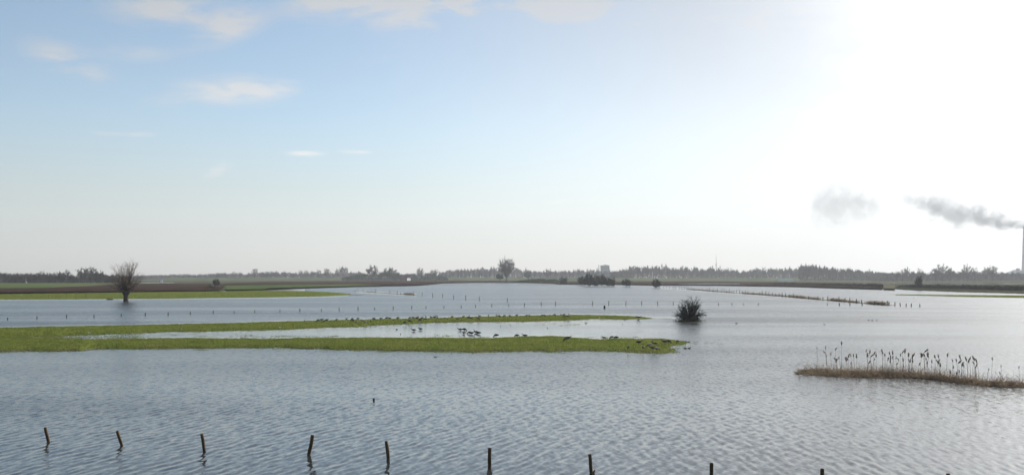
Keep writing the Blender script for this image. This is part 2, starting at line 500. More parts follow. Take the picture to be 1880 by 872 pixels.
# ------------------------------------------------------------------ water
def make_water():
    rows = [0.4, 2, 4, 6, 8, 10, 12]
    r = 14.0
    while r < 150:
        rows.append(r)
        r *= 1.0036
    while r < 3380:
        rows.append(r)
        r *= 1.02
    rows.append(3380)
    rows = np.array(rows)
    fine = np.linspace(R(-36), R(36), 1300)
    coarse = np.linspace(R(36), R(324), 74)[1:-1]
    ang = np.concatenate([fine, coarse])
    nr, nc = len(rows), len(ang)
    X = rows[:, None] * np.sin(ang)[None, :]
    Y = rows[:, None] * np.cos(ang)[None, :]
    # pixel of each point, for the map of sheltered water
    depth = Y * CP - CAM_H * SP
    depth = np.where(depth < 1, 1, depth)
    px = 940 + FPX * X / depth
    py = 436 - FPX * (-CAM_H * CP - Y * SP) / depth
    chop = chop_at(px, py)
    rg = np.random.RandomState(3)
    gust = np.zeros_like(X)
    for k in range(26):
        wl = np.exp(rg.uniform(np.log(9), np.log(90)))
        a_ = rg.uniform(-.5, .5)
        gust += np.sin(2 * np.pi / wl * (X * np.sin(a_) * .6 + Y * np.cos(a_)) + rg.uniform(0, 6.28) + 1.5 * np.sin(X * rg.uniform(.02, .08) + k)) * wl ** .15
    gust = np.clip(1 + .16 * gust / gust.std() * np.clip(1.25 - np.hypot(X, Y) / 260, .25, 1), .4, 1.8)
    patchy = .5 + .5 * np.sin(X * .09 + 2 * np.sin(Y * .05)) * np.sin(Y * .11 + 1.7 * np.sin(X * .06))
    chop = np.clip(chop, 0, 1) * gust
    chop = np.where(chop < .5, chop * (.75 + .6 * patchy), chop)
    rs = np.random.RandomState(7)
    Z = np.zeros_like(X)
    dr = np.gradient(rows)
    dth = fine[1] - fine[0]
    N = 100
    lam = np.exp(rs.uniform(np.log(.12), np.log(.52), N))
    th = rs.normal(R(164), R(17), N)
    kx, ky = np.cos(th) * 2 * np.pi / lam, np.sin(th) * 2 * np.pi / lam
    slope = .094 * math.sqrt(2.0 / N)
    kept = np.zeros(nr)
    ph = rs.uniform(0, 2 * np.pi, N)
    wob = .9 * np.sin(X * .21 + Y * .13) + .7 * np.sin(Y * .31 - X * .11 + 2)
    for i in range(N):
        adv = np.maximum(np.abs(kx[i]) * rows * dth + np.abs(ky[i]) * dr * .35, np.abs(ky[i]) * dr)
        w = np.clip((2.0 - adv) / 0.9, 0, 1) * (rows > 8)
        kept += w / N
        sel = np.nonzero(w > 0)[0]
        if len(sel) == 0:
            continue
        a, b = sel[0], sel[-1] + 1
        grp = 1 + .5 * np.sin(X[a:b] * (.5 + .1 * (i % 5)) * .4 + Y[a:b] * .23 + i)
        Z[a:b] += (slope * lam[i] / (2 * np.pi)) * w[a:b, None] * grp * np.sin(kx[i] * X[a:b] + ky[i] * Y[a:b] + ph[i] + wob[a:b])
    Z *= chop
    ripple = chop * (0.16 + 0.84 * (1 - kept))[:, None]
    verts = np.stack([X, Y, Z], -1).reshape(-1, 3)
    i0 = (np.arange(nr - 1)[:, None] * nc + np.arange(nc)[None, :])
    i1 = (np.arange(nr - 1)[:, None] * nc + (np.arange(nc)[None, :] + 1) % nc)
    quads = np.stack([i0, i0 + nc, i1 + nc, i1], -1).reshape(-1, 4)
    quads = quads[:, ::-1]
    me = bpy.data.meshes.new('water')
    me.vertices.add(len(verts))
    me.vertices.foreach_set('co', verts.ravel().astype(np.float32))
    me.loops.add(quads.size)
    me.loops.foreach_set('vertex_index', quads.ravel().astype(np.int32))
    me.polygons.add(len(quads))
    me.polygons.foreach_set('loop_start', np.arange(0, quads.size, 4, dtype=np.int32))
    me.polygons.foreach_set('use_smooth', np.ones(len(quads), dtype=bool))
    at_ = me.attributes.new('ripple', 'FLOAT', 'POINT')
    at_.data.foreach_set('value', ripple.ravel().astype(np.float32))
    me.update()
    me.validate()
    m = bpy.data.materials.new('flood_water')
    m.use_nodes = True
    g = G(m.node_tree)
    p = m.node_tree.nodes['Principled BSDF']
    p.inputs['Base Color'].default_value = (.030, .033, .032, 1)
    p.inputs['IOR'].default_value = 1.333
    tc = g.n('ShaderNodeTexCoord')
    att = g.n('ShaderNodeAttribute', attribute_name='ripple')
    rip = att.outputs['Fac']
    geo = g.n('ShaderNodeNewGeometry')
    # wavelets too small for the mesh: the surface leans by a noise vector, so far water stays ruffled
    def lean(scale, stretch, amp, off):
        nd = g.n('ShaderNodeTexNoise')
        g.put(nd.inputs['Vector'], g.mapping(tc.outputs['Object'], stretch, (0, 0, R(-15)), (off, off * .7, 0)))
        nd.inputs['Scale'].default_value = scale
        nd.inputs['Detail'].default_value = 1.5
        a = g.n('ShaderNodeVectorMath', operation='SUBTRACT')
        g.put(a.inputs[0], nd.outputs['Color'])
        a.inputs[1].default_value = (.5, .5, .5)
        b_ = g.n('ShaderNodeVectorMath', operation='MULTIPLY')
        g.put(b_.inputs[0], a.outputs[0])
        b_.inputs[1].default_value = (amp, amp, 0)
        return b_.outputs[0]
    sm = g.n('ShaderNodeVectorMath', operation='ADD')
    g.put(sm.inputs[0], lean(5.0, (1, .45, 1), LEAN, 0))
    g.put(sm.inputs[1], lean(14.0, (1, .6, 1), LEAN * .5, 31))
    sc = g.n('ShaderNodeVectorMath', operation='SCALE')
    g.put(sc.inputs[0], sm.outputs[0])
    g.put(sc.inputs['Scale'], rip)
    ad = g.n('ShaderNodeVectorMath', operation='ADD')
    g.put(ad.inputs[0], geo.outputs['Normal'])
    g.put(ad.inputs[1], sc.outputs[0])
    nm = g.n('ShaderNodeVectorMath', operation='NORMALIZE')
    g.put(nm.inputs[0], ad.outputs[0])
    g.put(p.inputs['Normal'], nm.outputs[0])
    g.put(p.inputs['Roughness'], g.m('ADD', .05, g.m('MULTIPLY', rip, .20), clamp=True))
    me.materials.append(m)
    o = bpy.data.objects.new('water', me)
    COL.objects.link(o)
    tag(o, 'grey blue wind ruffled flood water covering the meadows', kind='structure')


LEAN = .45
make_water()

# lake bed: one sheet to the horizon
mb = MB()
n = 96
mb.v = [Vector((3390 * math.cos(2 * math.pi * i / n), 3390 * math.sin(2 * math.pi * i / n), -1.2)) for i in range(n)]
mb.f = [tuple(range(n))]
mb.m = [0]
tag(mb.build('ground', M['bed']), 'muddy lake bed under the flood water', kind='structure')


# ------------------------------------------------------------------ land
def wob(x, y, s=1.0, a=1.0):
    return a * noise.noise(Vector((x * s, y * s, 3.7)))


def land_strip(name, bot, top, x0, x1, step, nrow, height, mat, label, ragged=.4, rough=.05, mudmat=None, z_edge=-.06):
    """a low bank between two traced waterlines"""
    cols = []
    x = x0
    while x <= x1 + 1e-6:
        cols.append(x)
        x += step
    V, F, MI = [], [], []
    for i, c in enumerate(cols):
        yb, yt = interp(bot, c), interp(top, c)
        A, B = at(c, yb), at(c, yt)
        A = A + Vector((0, wob(A.x, A.y, .9, ragged) + wob(A.x, A.y, .25, ragged), 0))
        B = B + Vector((0, wob(B.x, B.y + 40, .9, ragged) + wob(B.x, B.y, .25, ragged), 0))
        L = max((B - A).length, .02)
        for k in range(nrow + 1):
            t = k / nrow
            t = t * t * (3 - 2 * t) * .5 + t * .5
            p = A.lerp(B, t)
            e = min(t, 1 - t) * L
            h = height * (1 - math.exp(-e / .8)) if L > .3 else 0.02
            hz = z_edge + h + (rough * noise.noise(Vector((p.x * .8, p.y * .8, 0))) + rough * .7 * noise.noise(Vector((p.x * 2.3, p.y * 2.3, 5)))) * min(1, e / .8)
            V.append(Vector((p.x, p.y, hz)))
    nr = nrow + 1
    for i in range(len(cols) - 1):
        for k in range(nrow):
            a = i * nr + k
            F.append((a, a + nr, a + nr + 1, a + 1))
            MI.append(1 if (mudmat and k < 1) else 0)
    b = MB()
    b.v, b.f, b.m = V, F, MI
    mats = [mat] + ([mudmat] if mudmat else [])
    o = b.build(name, mats, smooth=True)
    tag(o, label, kind='structure')
    return cols, V, nr


def scatter_grass(b, rng, strip, count, hmin, hmax, wid, edge=0.0):
    cols, V, nr = strip
    nc = len(cols)
    areas = []
    for i in range(nc - 1):
        a, d = V[i * nr], V[(i + 1) * nr + nr - 1]
        areas.append(max(abs(V[(i + 1) * nr].x - V[i * nr].x) * abs(V[i * nr + nr - 1].y - V[i * nr].y), 1e-4))
    cum = np.cumsum(areas)
    for _ in range(count):
        i = int(np.searchsorted(cum, rng.random() * cum[-1]))
        u, t = rng.random(), (rng.random() if rng.random() > edge else rng.choice((rng.random() * .12, 1 - rng.random() * .12)))
        k = min(int(t * (nr - 1)), nr - 2)
        f = t * (nr - 1) - k
        p = V[i * nr + k].lerp(V[i * nr + k + 1], f).lerp(V[(i + 1) * nr + k].lerp(V[(i + 1) * nr + k + 1], f), u)
        if p.z < -.01:
            continue
        h = rng.uniform(hmin, hmax)
        for q in range(2):
            b.spike(p + Vector((rng.uniform(-.06, .06), rng.uniform(-.06, .06), -.01)), p + Vector((rng.uniform(-.09, .05), rng.uniform(-.07, .07), h * rng.uniform(.6, 1))), wid * rng.uniform(.7, 1.4), rng)


front = land_strip('front_meadow_spit', FRONT_BOT, FRONT_TOP, -120, 1262, 3, 12, .20, M['turf'], 'nearest green grass spit reaching across the flood water', .5, .05, M['mud'])
rear = land_strip('rear_meadow_spit', REAR_BOT, REAR_TOP, -120, 1200, 3, 8, .22, M['turf'], 'second green grass spit behind the shallow pool', .35, .04)
strip = land_strip('far_meadow_strip', STRIP_BOT, STRIP_TOP, -120, 645, 4, 7, .34, M['turf'], 'long green grass strip behind the pollard willow', .6, .05)
green = land_strip('low_grass_bank', GREEN_BOT, GREEN_TOP, 1645, 2000, 5, 4, .22, M['turf'], 'thin flooded grass bank in front of the far hedge', .8, .03)
reedbed = land_strip('reed_bank', REEDS_BOT, REEDS_TOP, 1464, 1980, 3, 6, .11, M['reed'], 'low muddy bank under the dead reeds', .15, .04)
# broken turf: little islands in the pool and off the tips of the spits
gr = MB()
rng = random.Random(11)
scatter_grass(gr, rng, front, 52000, .05, .13, .035, .1)
scatter_grass(gr, rng, rear, 34000, .05, .12, .045, .1)
scatter_grass(gr, rng, strip, 22000, .07, .18, .09, .1)
scatter_grass(gr, rng, green, 5000, .06, .16, .09)


def tuft_patch(px0, px1, py0, py1, count, size):
    for _ in range(count):
        p = at(rng.uniform(px0, px1), rng.uniform(py0, py1))
        for q in range(rng.randint(5, 16)):
            s = p + Vector((rng.gauss(0, size), rng.gauss(0, size * .6), -.03))
            gr.spike(s, s + Vector((rng.uniform(-.08, .05), rng.uniform(-.06, .06), rng.uniform(.05, .12))), .05, rng)


for a in ((0, 110, 617, 622, 260, .3), (60, 260, 613, 623, 240, .3), (240, 480, 613, 622, 50, .22), (440, 620, 616, 622, 60, .22), (780, 830, 613, 620, 14, .2), (560, 900, 618, 621.5, 40, .2), (1000, 1180, 618, 623, 50, .2),
          (980, 1080, 591, 598, 24, .2), (600, 700, 598, 601, 30, .2), (1215, 1240, 642, 648, 60, .2), (1262, 1325, 627, 631, 9, .10), (1195, 1235, 584.4, 585.4, 20, .25), (900, 1020, 588, 591, 20, .2), (1215, 1255, 630, 640, 20, .2)):
    tuft_patch(*a)
for poly, off, cnt, x0_, x1_ in ((FRONT_BOT, 1.0, 420, 0, 1230), (FRONT_TOP, -1.0, 330, 0, 1240), (REAR_BOT, .8, 380, 0, 1190), (REAR_TOP, -.5, 160, 0, 1180)):
    for _ in range(cnt):      # half drowned tufts along the waterlines
        x_ = rng.uniform(x0_, x1_)
        p = at(x_, interp(poly, x_) + off * abs(rng.gauss(0, 1)) * (1.6 if noise.noise(Vector((x_ * .05, off, 0))) > .1 else .5))
        for q in range(rng.randint(6, 18)):
            s_ = p + Vector((rng.gauss(0, .22), rng.gauss(0, .10), -.03))
            gr.spike(s_, s_ + Vector((rng.uniform(-.08, .05), rng.uniform(-.05, .05), rng.uniform(.05, .12))), .045, rng)
for a, b_, c_, d_ in ((1214, 1238, 641.5, 647), ):
    for _ in range(900):
        x_ = rng.uniform(a, b_)
        p = at(x_, d_ - (x_ - a) / (b_ - a) * (d_ - c_) + rng.gauss(0, .8))
        gr.spike(p, p + Vector((rng.uniform(-.08, .05), 0, rng.uniform(.04, .10))), .05, rng)
tag(gr.build('grass', M['grass']), 'short bright green meadow grass on the spits', kind='stuff')


def far_land(name, near, x0, x1, step, z0, z1, rise, far_d, mat, label):
    """land rising from a traced shoreline and running back to far_d"""
    V, F = [], []
    cols = []
    x = x0
    while x <= x1 + 1e-6:
        cols.append(x)
        x += step
    offs = [0, .25, .6, 1.0]
    for c in cols:
        A = at(c, interp(near, c))
        d = Vector((A.x, A.y, 0)).normalized()
        A = A + d * (wob(A.x * .02, A.y * .02, 1, 2.0) + wob(A.x, A.y, .15, 1.2))
        L = A.length
        for t in offs:
            p = A + d * (rise * t)
            V.append(Vector((p.x, p.y, z0 + (z1 - z0) * math.sin(t * math.pi / 2))))
        for k in (.1, .3, .6, 1.0):
            q = d * (L + rise + (far_d - L - rise) * k)
            V.append(Vector((q.x, q.y, z1)))
    nr = 8
    for i in range(len(cols) - 1):
        for k in range(nr - 1):
            a = i * nr + k
            F.append((a, a + nr, a + nr + 1, a + 1))
    b = MB()
    b.v, b.f, b.m = V, F, [0] * len(F)
    o = b.build(name, mat, smooth=True)
    return tag(o, label, kind='structure')


LAND = .55
far_land('farmland', SHORE, -400, 2400, 6, -.15, LAND, 5.0, 3370, M['farm'], 'flat dull green farmland beyond the flood')


def patch(name, bot, top, z, mat, label, step=6, x0=None, x1=None, jig=.5):
    x0 = max(bot[0][0], top[0][0]) if x0 is None else x0
    x1 = min(bot[-1][0], top[-1][0]) if x1 is None else x1
    b = MB()
    c = x0
    cols = []
    while c < x1:
        cols.append(c)
        c += step
    cols.append(x1)
    for c in cols:
        yb, yt = interp(bot, c), interp(top, c)
        A, B = at(c, yb, z), at(c, min(yt, yb - .05), z)
        for k in range(5):
            p = A.lerp(B, k / 4)
            if k in (0, 4):
                p = p * (1 + wob(p.x, p.y, .05, .004 * jig))
                p.z = z
            b.v.append(p)
    for i in range(len(cols) - 1):
        for k in range(4):
            a = i * 5 + k
            b.f.append((a, a + 5, a + 6, a + 1))
            b.m.append(0)
    return tag(b.build(name, mat), label, kind='structure')


# fields, each sheet a little above the one below
patch('ploughed_field', [(-400, 539.4), (0, 536.2), (150, 535.0), (300, 533.2), (380, 532.4), (405, 531.6), (412, 527)], [(-400, 529), (0, 528.6), (90, 528), (115, 526.4), (160, 525), (205, 521.6), (300, 520.6), (380, 520.2), (412, 521)],
      LAND + .06, M['plough'], 'long dark brown ploughed field behind the grass strip')
patch('winter_wheat_field', [(-400, 529.4), (0, 528.8), (90, 528.2), (115, 526.6), (160, 525.2), (206, 521.8), (216, 521)], [(-400, 520), (0, 520), (150, 519), (216, 518.6)], LAND + .10, M['field'], 'pale green winter field in front of the wood')
patch('stubble_edge', [(95, 528), (115, 526.5), (160, 525.1), (206, 521.7)], [(95, 527), (115, 525.5), (160, 524.3), (206, 521.2)], LAND + .16, M['stubble'], 'straw coloured field edge beside the ploughed soil')
patch('meadow', [(415, 531.6), (486, 530.6), (492, 528.6), (540, 527.6), (600, 526), (650, 524.6), (700, 524)], [(415, 524.6), (480, 523.2), (560, 522.4), (640, 521.6), (700, 522)], LAND + .06, M['field'], 'green meadow at the head of the flooded inlet')
patch('far_ploughed_field', [(412, 523.8), (480, 522.8), (560, 522), (640, 521.2), (700, 523.4), (760, 522.6), (785, 521.2), (810, 518.8), (870, 517.8), (960, 517.6), (1020, 519.4)],
      [(412, 520), (480, 517.4), (560, 516.4), (640, 515.6), (720, 514.4), (800, 514.2), (870, 515), (960, 515.6), (1020, 516.8)], LAND + .12, M['plough'], 'dark brown ploughed field on the far shore')
patch('far_brown_shore', [(1020, 519.9), (1060, 521), (1130, 521), (1200, 522.2), (1300, 522.2), (1460, 524.6), (1540, 527), (1620, 529)], [(1020, 516.8), (1130, 517), (1200, 516.4), (1300, 516.4), (1460, 518), (1540, 519), (1620, 520)],
      LAND + .12, M['plough'], 'brown shore below the distant dike')
patch('sand_ramp', [(1622, 528.8), (1643, 529.6)], [(1621, 523), (1646, 523)], LAND + .2, M['stubble'], 'pale sandy ramp in the gap of the far bank')


def sheet_water(name, bot, top, label):
    return patch(name, bot, top, LAND + .26, bpy.data.materials['flood_water'], label, jig=.3)


sheet_water('standing_water', [(662, 514.3), (806, 514.1)], [(662, 513.2), (806, 513.1)], 'thin pale sheet of standing water on the far field')
sheet_water('ditch_water', [(1245, 521.5), (1300, 522.0), (1358, 521.8)], [(1245, 520.9), (1300, 520.1), (1358, 520.6)], 'sliver of flood water on the brown far shore')
sheet_water('field_puddle', [(244, 519.6), (320, 519.4)], [(244, 518.6), (320, 518.5)], 'pale flooded strip behind the ploughed field')
sheet_water('river', [(1560, 521.4), (1700, 521.3), (2000, 522)], [(1560, 520.2), (1700, 519.8), (2000, 520)], 'bright strip of river glimpsed between the far hedges')


def dike(name, x0, x1, d, h, w, mat, label):
    b = MB()
    prof = [(-w, LAND - .3), (-w * .25, h), (w * .25, h), (w, LAND - .3)]
    c = x0
    i = 0
    while c <= x1 + 1e-6:
        for dy, z in prof:
            p = deep(c, 508, d + dy)
            b.v.append(Vector((p.x, p.y, z + (wob(p.x, p.y, .02, .25) if z > 1 else 0))))
        if i:
            for k in range(3):
                a = (i - 1) * 4 + k
                b.f.append((a, a + 4, a + 5, a + 1))
                b.m.append(0)
        i += 1
        c += 20
    return tag(b.build(name, mat), label, kind='structure')


dike('river_dike', 300, 960, 1480, 3.6, 22, M['field'], 'low green dike below the distant tree line')
dike('far_dike', 940, 1640, 1320, 3.4, 20, M['field'], 'grey green dike in front of the right hand woods')


# ------------------------------------------------------------------ bare winter trees
def unit(rng):
    while True:
        v = Vector((rng.uniform(-1, 1), rng.uniform(-1, 1), rng.uniform(-1, 1)))
        if .05 < v.length < 1:
            return v.normalized()


def bare_tree_meshes(seed, H, W, fork, limbs, twigs, tw, tl, elmin=-.25, tip=.6, trunk_r=.35):
    """trunk with its limbs, and a crown of thin twigs that thins out towards an uneven edge"""
    rng = random.Random(seed)
    T, C = MB(), MB()
    T.tube([(0, 0, -.6), (.05, .02, fork * .5), (0, .05, fork), (.1, 0, fork + (H - fork) * .45)], [trunk_r * 1.25, trunk_r, trunk_r * .85, trunk_r * .25], 7)
    zc = (fork * .75 + H) / 2
    hz_ = (H - fork * .75) / 2
    lobes = []
    for i in range(limbs):
        az = 2.39996 * i + rng.uniform(-.3, .3)
        el = math.asin(min(.99, .12 + .86 * (i + .5) / limbs))
        k = rng.uniform(.78, .97)
        el = math.asin(elmin + (.97 - elmin) * (i + .5) / limbs)
        e = Vector((math.cos(az) * math.cos(el) * W / 2, math.sin(az) * math.cos(el) * W / 2, zc + math.sin(el) * hz_ - fork))
        z0 = fork * rng.uniform(.7, 1.15)
        p0 = Vector((0, 0, z0))
        p3 = Vector((e.x * k, e.y * k, zc + (e.z + fork - zc) * k))
        p1 = p0.lerp(p3, .35) + Vector((0, 0, (H - fork) * .05)) + unit(rng) * W * .03
        p2 = p0.lerp(p3, .7) + Vector((0, 0, (H - fork) * .04)) + unit(rng) * W * .04
        T.tube([p0, p1, p2, p3], [trunk_r * .5, trunk_r * .34, trunk_r * .2, trunk_r * .06], 5, cap=False)
        lobes.append((p1, p2, p3))
        for _ in range(4):
            a = p1.lerp(p2, rng.random()) if rng.random() < .5 else p2.lerp(p3, rng.random())
            b = a + (unit(rng) + (p3 - p1).normalized() * .8 + Vector((0, 0, .3))).normalized() * W * rng.uniform(.12, .26)
            T.tube([a, a.lerp(b, .5) + unit(rng) * W * .02, b], [trunk_r * .17, trunk_r * .11, trunk_r * .03], 4, cap=False)
            lobes.append((a, a.lerp(b, .5), b))
    per = twigs // len(lobes)
    for (a, b, c) in lobes:
        ln = (c - a).length
        for _ in range(per):
            t = rng.random() ** tip
            base = a.lerp(b, t * 2) if t < .5 else b.lerp(c, t * 2 - 1)
            out = Vector((base.x, base.y, (base.z - fork * .8) * 1.1))
            out = out.normalized() if out.length > .1 else Vector((0, 0, 1))
            dr = (out * .8 + unit(rng) * .95 + Vector((0, 0, .35))).normalized()
            base = base + unit(rng) * W * .06 * rng.random()
            end = base + dr * tl * rng.uniform(.5, 1.3)
            ex, ey, ez = end.x / (W / 2), end.y / (W / 2), (end.z - zc) / hz_
            if ex * ex + ey * ey + ez * ez > 1.12 + .25 * rng.random():
                end = base + (end - base) * .4
            C.spike(base, end, tw * rng.uniform(.6, 1.3), rng)
    return T, C


PROTO = {}


def proto(kind, seed, mats=('bark', 'twig'), **kw):
    T, C = bare_tree_meshes(seed, **kw)
    PROTO[kind] = (T.mesh(kind + '_trunk', M[mats[0]], True), C.mesh(kind + '_crown', M[mats[1]]), kw['H'], kw['W'])


for k in range(4):
    proto('round%d' % k, 20 + k, H=12, W=11, fork=2.6, limbs=12 + k, twigs=2100, tw=.16, tl=1.5)
for k in range(3):
    proto('oval%d' % k, 40 + k, H=14, W=7.5, fork=2.5, limbs=12, twigs=1700, tw=.16, tl=1.4)
for k in range(3):
    proto('poplar%d' % k, 60 + k, H=16, W=3.6, fork=3, limbs=12, twigs=900, tw=.14, tl=1.3)
for k in range(2):
    proto('dense%d' % k, 80 + k, H=10, W=11, fork=.8, limbs=16, twigs=3400, tw=.19, tl=1.5, elmin=-.8, tip=.8)
for k in range(2):
    proto('thin%d' % k, 90 + k, H=14, W=5.5, fork=6, limbs=8, twigs=430, tw=.13, tl=1.3)
proto('broad', 101, H=22, W=20.5, fork=3.4, limbs=34, twigs=6800, tw=.13, tl=2.2, trunk_r=.62)
proto('evergreen', 111, mats=('bark', 'evergreen'), H=10, W=9.5, fork=1.2, limbs=11, twigs=4200, tw=.36, tl=1.0)
for k in range(3):
    T_, C_ = bare_tree_meshes(130 + k, H=5, W=6, fork=.25, limbs=20, twigs=4200, tw=.085, tl=.9, trunk_r=.10, elmin=-.92, tip=1.0)
    PROTO['shrub%d' % k] = (T_.mesh('shrub_stems', M['bush'], True), C_.mesh('shrub_twigs', M['bush']), 5, 6)

FIRST = {}


def plant(kind, px, top, dist, hw, name, label, cat, group, z0=LAND, base=None, trunk='trunk', crown='crown'):
    """a tree whose crown top is seen at (px, top) from dist metres off; hw: half its width in pixels"""
    if base is not None:
        q = at(px, base, 0)
        dist, z0 = q.y, -.05
    p = deep(px, top, dist)
    H, W = p.z - z0, 2 * hw * dist / FPX
    tm, cm, h0, w0 = PROTO[kind]
    r = empty(name, (p.x, p.y, z0))
    a = random.Random(px * 7 + top)
    r.rotation_euler.z = a.uniform(0, 6.28)
    r.scale = (W / w0, W / w0, H / h0)
    for nm, me in ((trunk, tm), (crown, cm)):
        o = bpy.data.objects.new(nm, me)
        COL.objects.link(o)
        o.parent = r
    tag(r, label, cat, group)
    return r


def wood(zone, where, trees, dist):
    """single trees of one stretch of the tree line, told apart by their look and their order from the left"""
    trees = sorted(trees, key=lambda t: t[0])
    for i, t in enumerate(trees):
        px, top, hw, kind = t[:4]
        d = t[4] if len(t) > 4 else dist
        rr = random.Random(int(px * 13))
        k = {'round': 4, 'oval': 3, 'poplar': 3, 'dense': 2, 'thin': 2}.get(kind)
        pk = kind + (str(rr.randrange(k)) if k else '')
        hgt = (508 - top)
        size = 'tall' if hgt > 16 else ('medium' if hgt > 9 else 'low')
        look = {'round': 'rounded bare tree', 'oval': 'upright bare tree', 'poplar': 'slim bare poplar', 'dense': 'bushy bare tree', 'thin': 'sparse bare tree', 'evergreen': 'dark leafy tree'}[kind]
        nm = {'poplar': 'poplar_tree', 'evergreen': 'evergreen_tree'}.get(kind, 'bare_tree')
        plant(pk, px, top, d, hw, nm, '%s %s %s, %s from left' % (size, look, where, ordinal(i + 1)), 'tree', 'trees ' + where)


wood('A', 'in the wood beyond the pale green field', [
    (-6, 501, 9, 'round'), (10, 500.5, 8, 'round'), (27, 503, 9, 'dense'), (41, 501.5, 9, 'round'), (55, 502, 8, 'dense'), (66, 500.5, 8, 'oval'), (77, 498.5, 8, 'round'), (90, 502, 9, 'dense'), (103, 500.5, 9, 'round'), (113, 499.5, 9, 'dense'),
    (124, 492.5, 6, 'thin'), (131, 503, 7, 'dense'), (151, 492.5, 11, 'round'), (167, 491, 13, 'round'), (182, 498, 11, 'dense'), (196, 504, 10, 'dense'), (210, 506, 9, 'dense')], 730)
wood('B', 'in the far row right of the pollard willow', [
    (262, 504.5, 5, 'round'), (270, 505.5, 4, 'round'), (279, 504, 5, 'round'), (288, 504.5, 4.5, 'round'), (296, 504, 4.5, 'oval'), (304, 504.5, 4, 'round'), (311, 504.5, 4, 'oval'), (320, 503, 4.5, 'round'), (331, 502.8, 5, 'round'),
    (339, 502.5, 5, 'round'), (347, 503, 4, 'oval'), (357, 505, 5, 'round'), (366, 503.5, 4, 'oval'), (378, 504, 5, 'round'), (389, 502, 5, 'round')], 1750)
wood('C', 'above the green dike right of the field bush', [
    (400, 500.5, 8, 'round'), (411, 500, 7, 'round'), (430, 499, 5, 'round'), (441, 499, 4, 'oval'), (455, 503, 6, 'round'), (468, 492, 6.5, 'oval'), (481, 499, 7, 'round'), (489, 497.5, 6, 'oval'), (498, 497.5, 7, 'round'), (508, 497.5, 6, 'oval'),
    (522, 498, 6, 'round'), (538, 502, 7, 'round'), (552, 495.5, 4.5, 'oval'), (562, 496.8, 6, 'round'), (573, 497.5, 6, 'round'), (585, 494.8, 5.5, 'oval'), (600.5, 492, 7, 'oval'), (619, 493, 5, 'oval'), (631, 489, 9, 'round'), (646, 499, 6, 'round'),
    (660, 498.5, 7, 'dense')], 1600)
wood('D', 'between far ploughed field and red roofed farmhouse', [
    (683, 487.5, 12.5, 'round', 1080), (700, 498.5, 6, 'round', 1150), (715, 490.5, 13, 'round', 1100), (727, 499, 7, 'dense', 1150)], 1100)
wood('E', 'on the low skyline right of the farmhouse', [
    (772, 491.5, 7.5, 'round'), (784, 500, 6, 'evergreen'), (795, 496, 7, 'dense'), (801, 492.8, 5, 'thin'), (813, 498, 3, 'oval'), (818.5, 498, 2.5, 'poplar'), (826, 496, 3, 'poplar'), (832, 495, 3, 'poplar'), (841, 495, 4, 'oval'),
    (847, 495, 3, 'poplar'), (854, 495.5, 3.5, 'oval'), (861, 495, 3, 'poplar'), (870, 493.5, 3, 'poplar'), (880, 493, 4, 'poplar'), (885, 494.5, 3, 'poplar'), (892, 493, 4, 'oval'), (900, 493, 4, 'poplar'), (908, 495, 4, 'poplar')], 1560)
wood('F', 'between the big domed tree and the grey tower', [
    (969, 498, 7, 'evergreen', 1250), (981.5, 495.5, 3.5, 'poplar'), (992, 498, 4, 'oval'), (1006, 493.8, 9, 'round', 1350), (1020, 496, 4, 'oval'), (1030, 495.5, 4, 'poplar'), (1037, 495.5, 4, 'oval'), (1046, 496, 3, 'poplar'), (1053, 495.5, 3, 'poplar'),
    (1062.5, 491, 4, 'poplar'), (1070, 495, 3, 'poplar'), (1079, 492, 4, 'poplar'), (1090, 494, 4, 'oval'), (1097, 491, 4, 'poplar')], 1560)
wood('G', 'in the wood between grey tower and mast', [
    (1124, 495, 3.5, 'poplar'), (1132, 495, 3, 'poplar'), (1141, 496, 3, 'poplar'), (1150, 491, 4, 'poplar'), (1157, 487, 5, 'oval'), (1164, 486, 5, 'oval'), (1172, 488, 5, 'oval'), (1180, 486.5, 4, 'poplar'), (1188, 488, 5, 'oval'), (1196, 485.5, 5, 'thin'),
    (1204, 486, 5, 'oval'), (1214, 487, 7, 'round'), (1226, 489, 5, 'oval'), (1238, 493, 6, 'round'), (1254.5, 489.8, 9, 'round'), (1271, 491.5, 5, 'oval'), (1280, 494, 4, 'poplar'), (1289, 493, 5, 'oval'), (1297, 494, 4, 'thin'), (1306, 487.3, 6, 'oval')], 1420)
wood('H', 'on the skyline right of the mast', [
    (1321, 488.5, 5, 'oval'), (1329, 491, 4, 'thin'), (1336, 489, 4, 'thin'), (1343, 490, 4, 'thin'), (1354, 495, 4, 'thin'), (1364, 495, 4, 'thin'), (1381, 494, 5, 'round'), (1390, 491, 6, 'round'), (1402, 491, 6, 'round'), (1415, 492, 6, 'round'),
    (1424, 491.8, 6, 'round'), (1440, 491.5, 8, 'round'), (1451, 495, 4, 'thin'), (1461, 492, 6, 'round')], 1420)
wood('I', 'in the dark wood left of the sandy gap', [
    (1473, 486.8, 7, 'dense'), (1482, 486, 7, 'dense'), (1490, 489, 6, 'round'), (1497, 485.5, 6, 'oval'), (1506, 487.5, 5, 'thin'), (1517, 487.8, 4.5, 'oval'), (1529, 491, 8, 'round'), (1545, 492.5, 7, 'round'), (1559, 491.8, 8, 'round'), (1573, 494, 6, 'round'),
    (1584, 497, 5, 'thin'), (1595, 495, 5, 'round')], 1180)
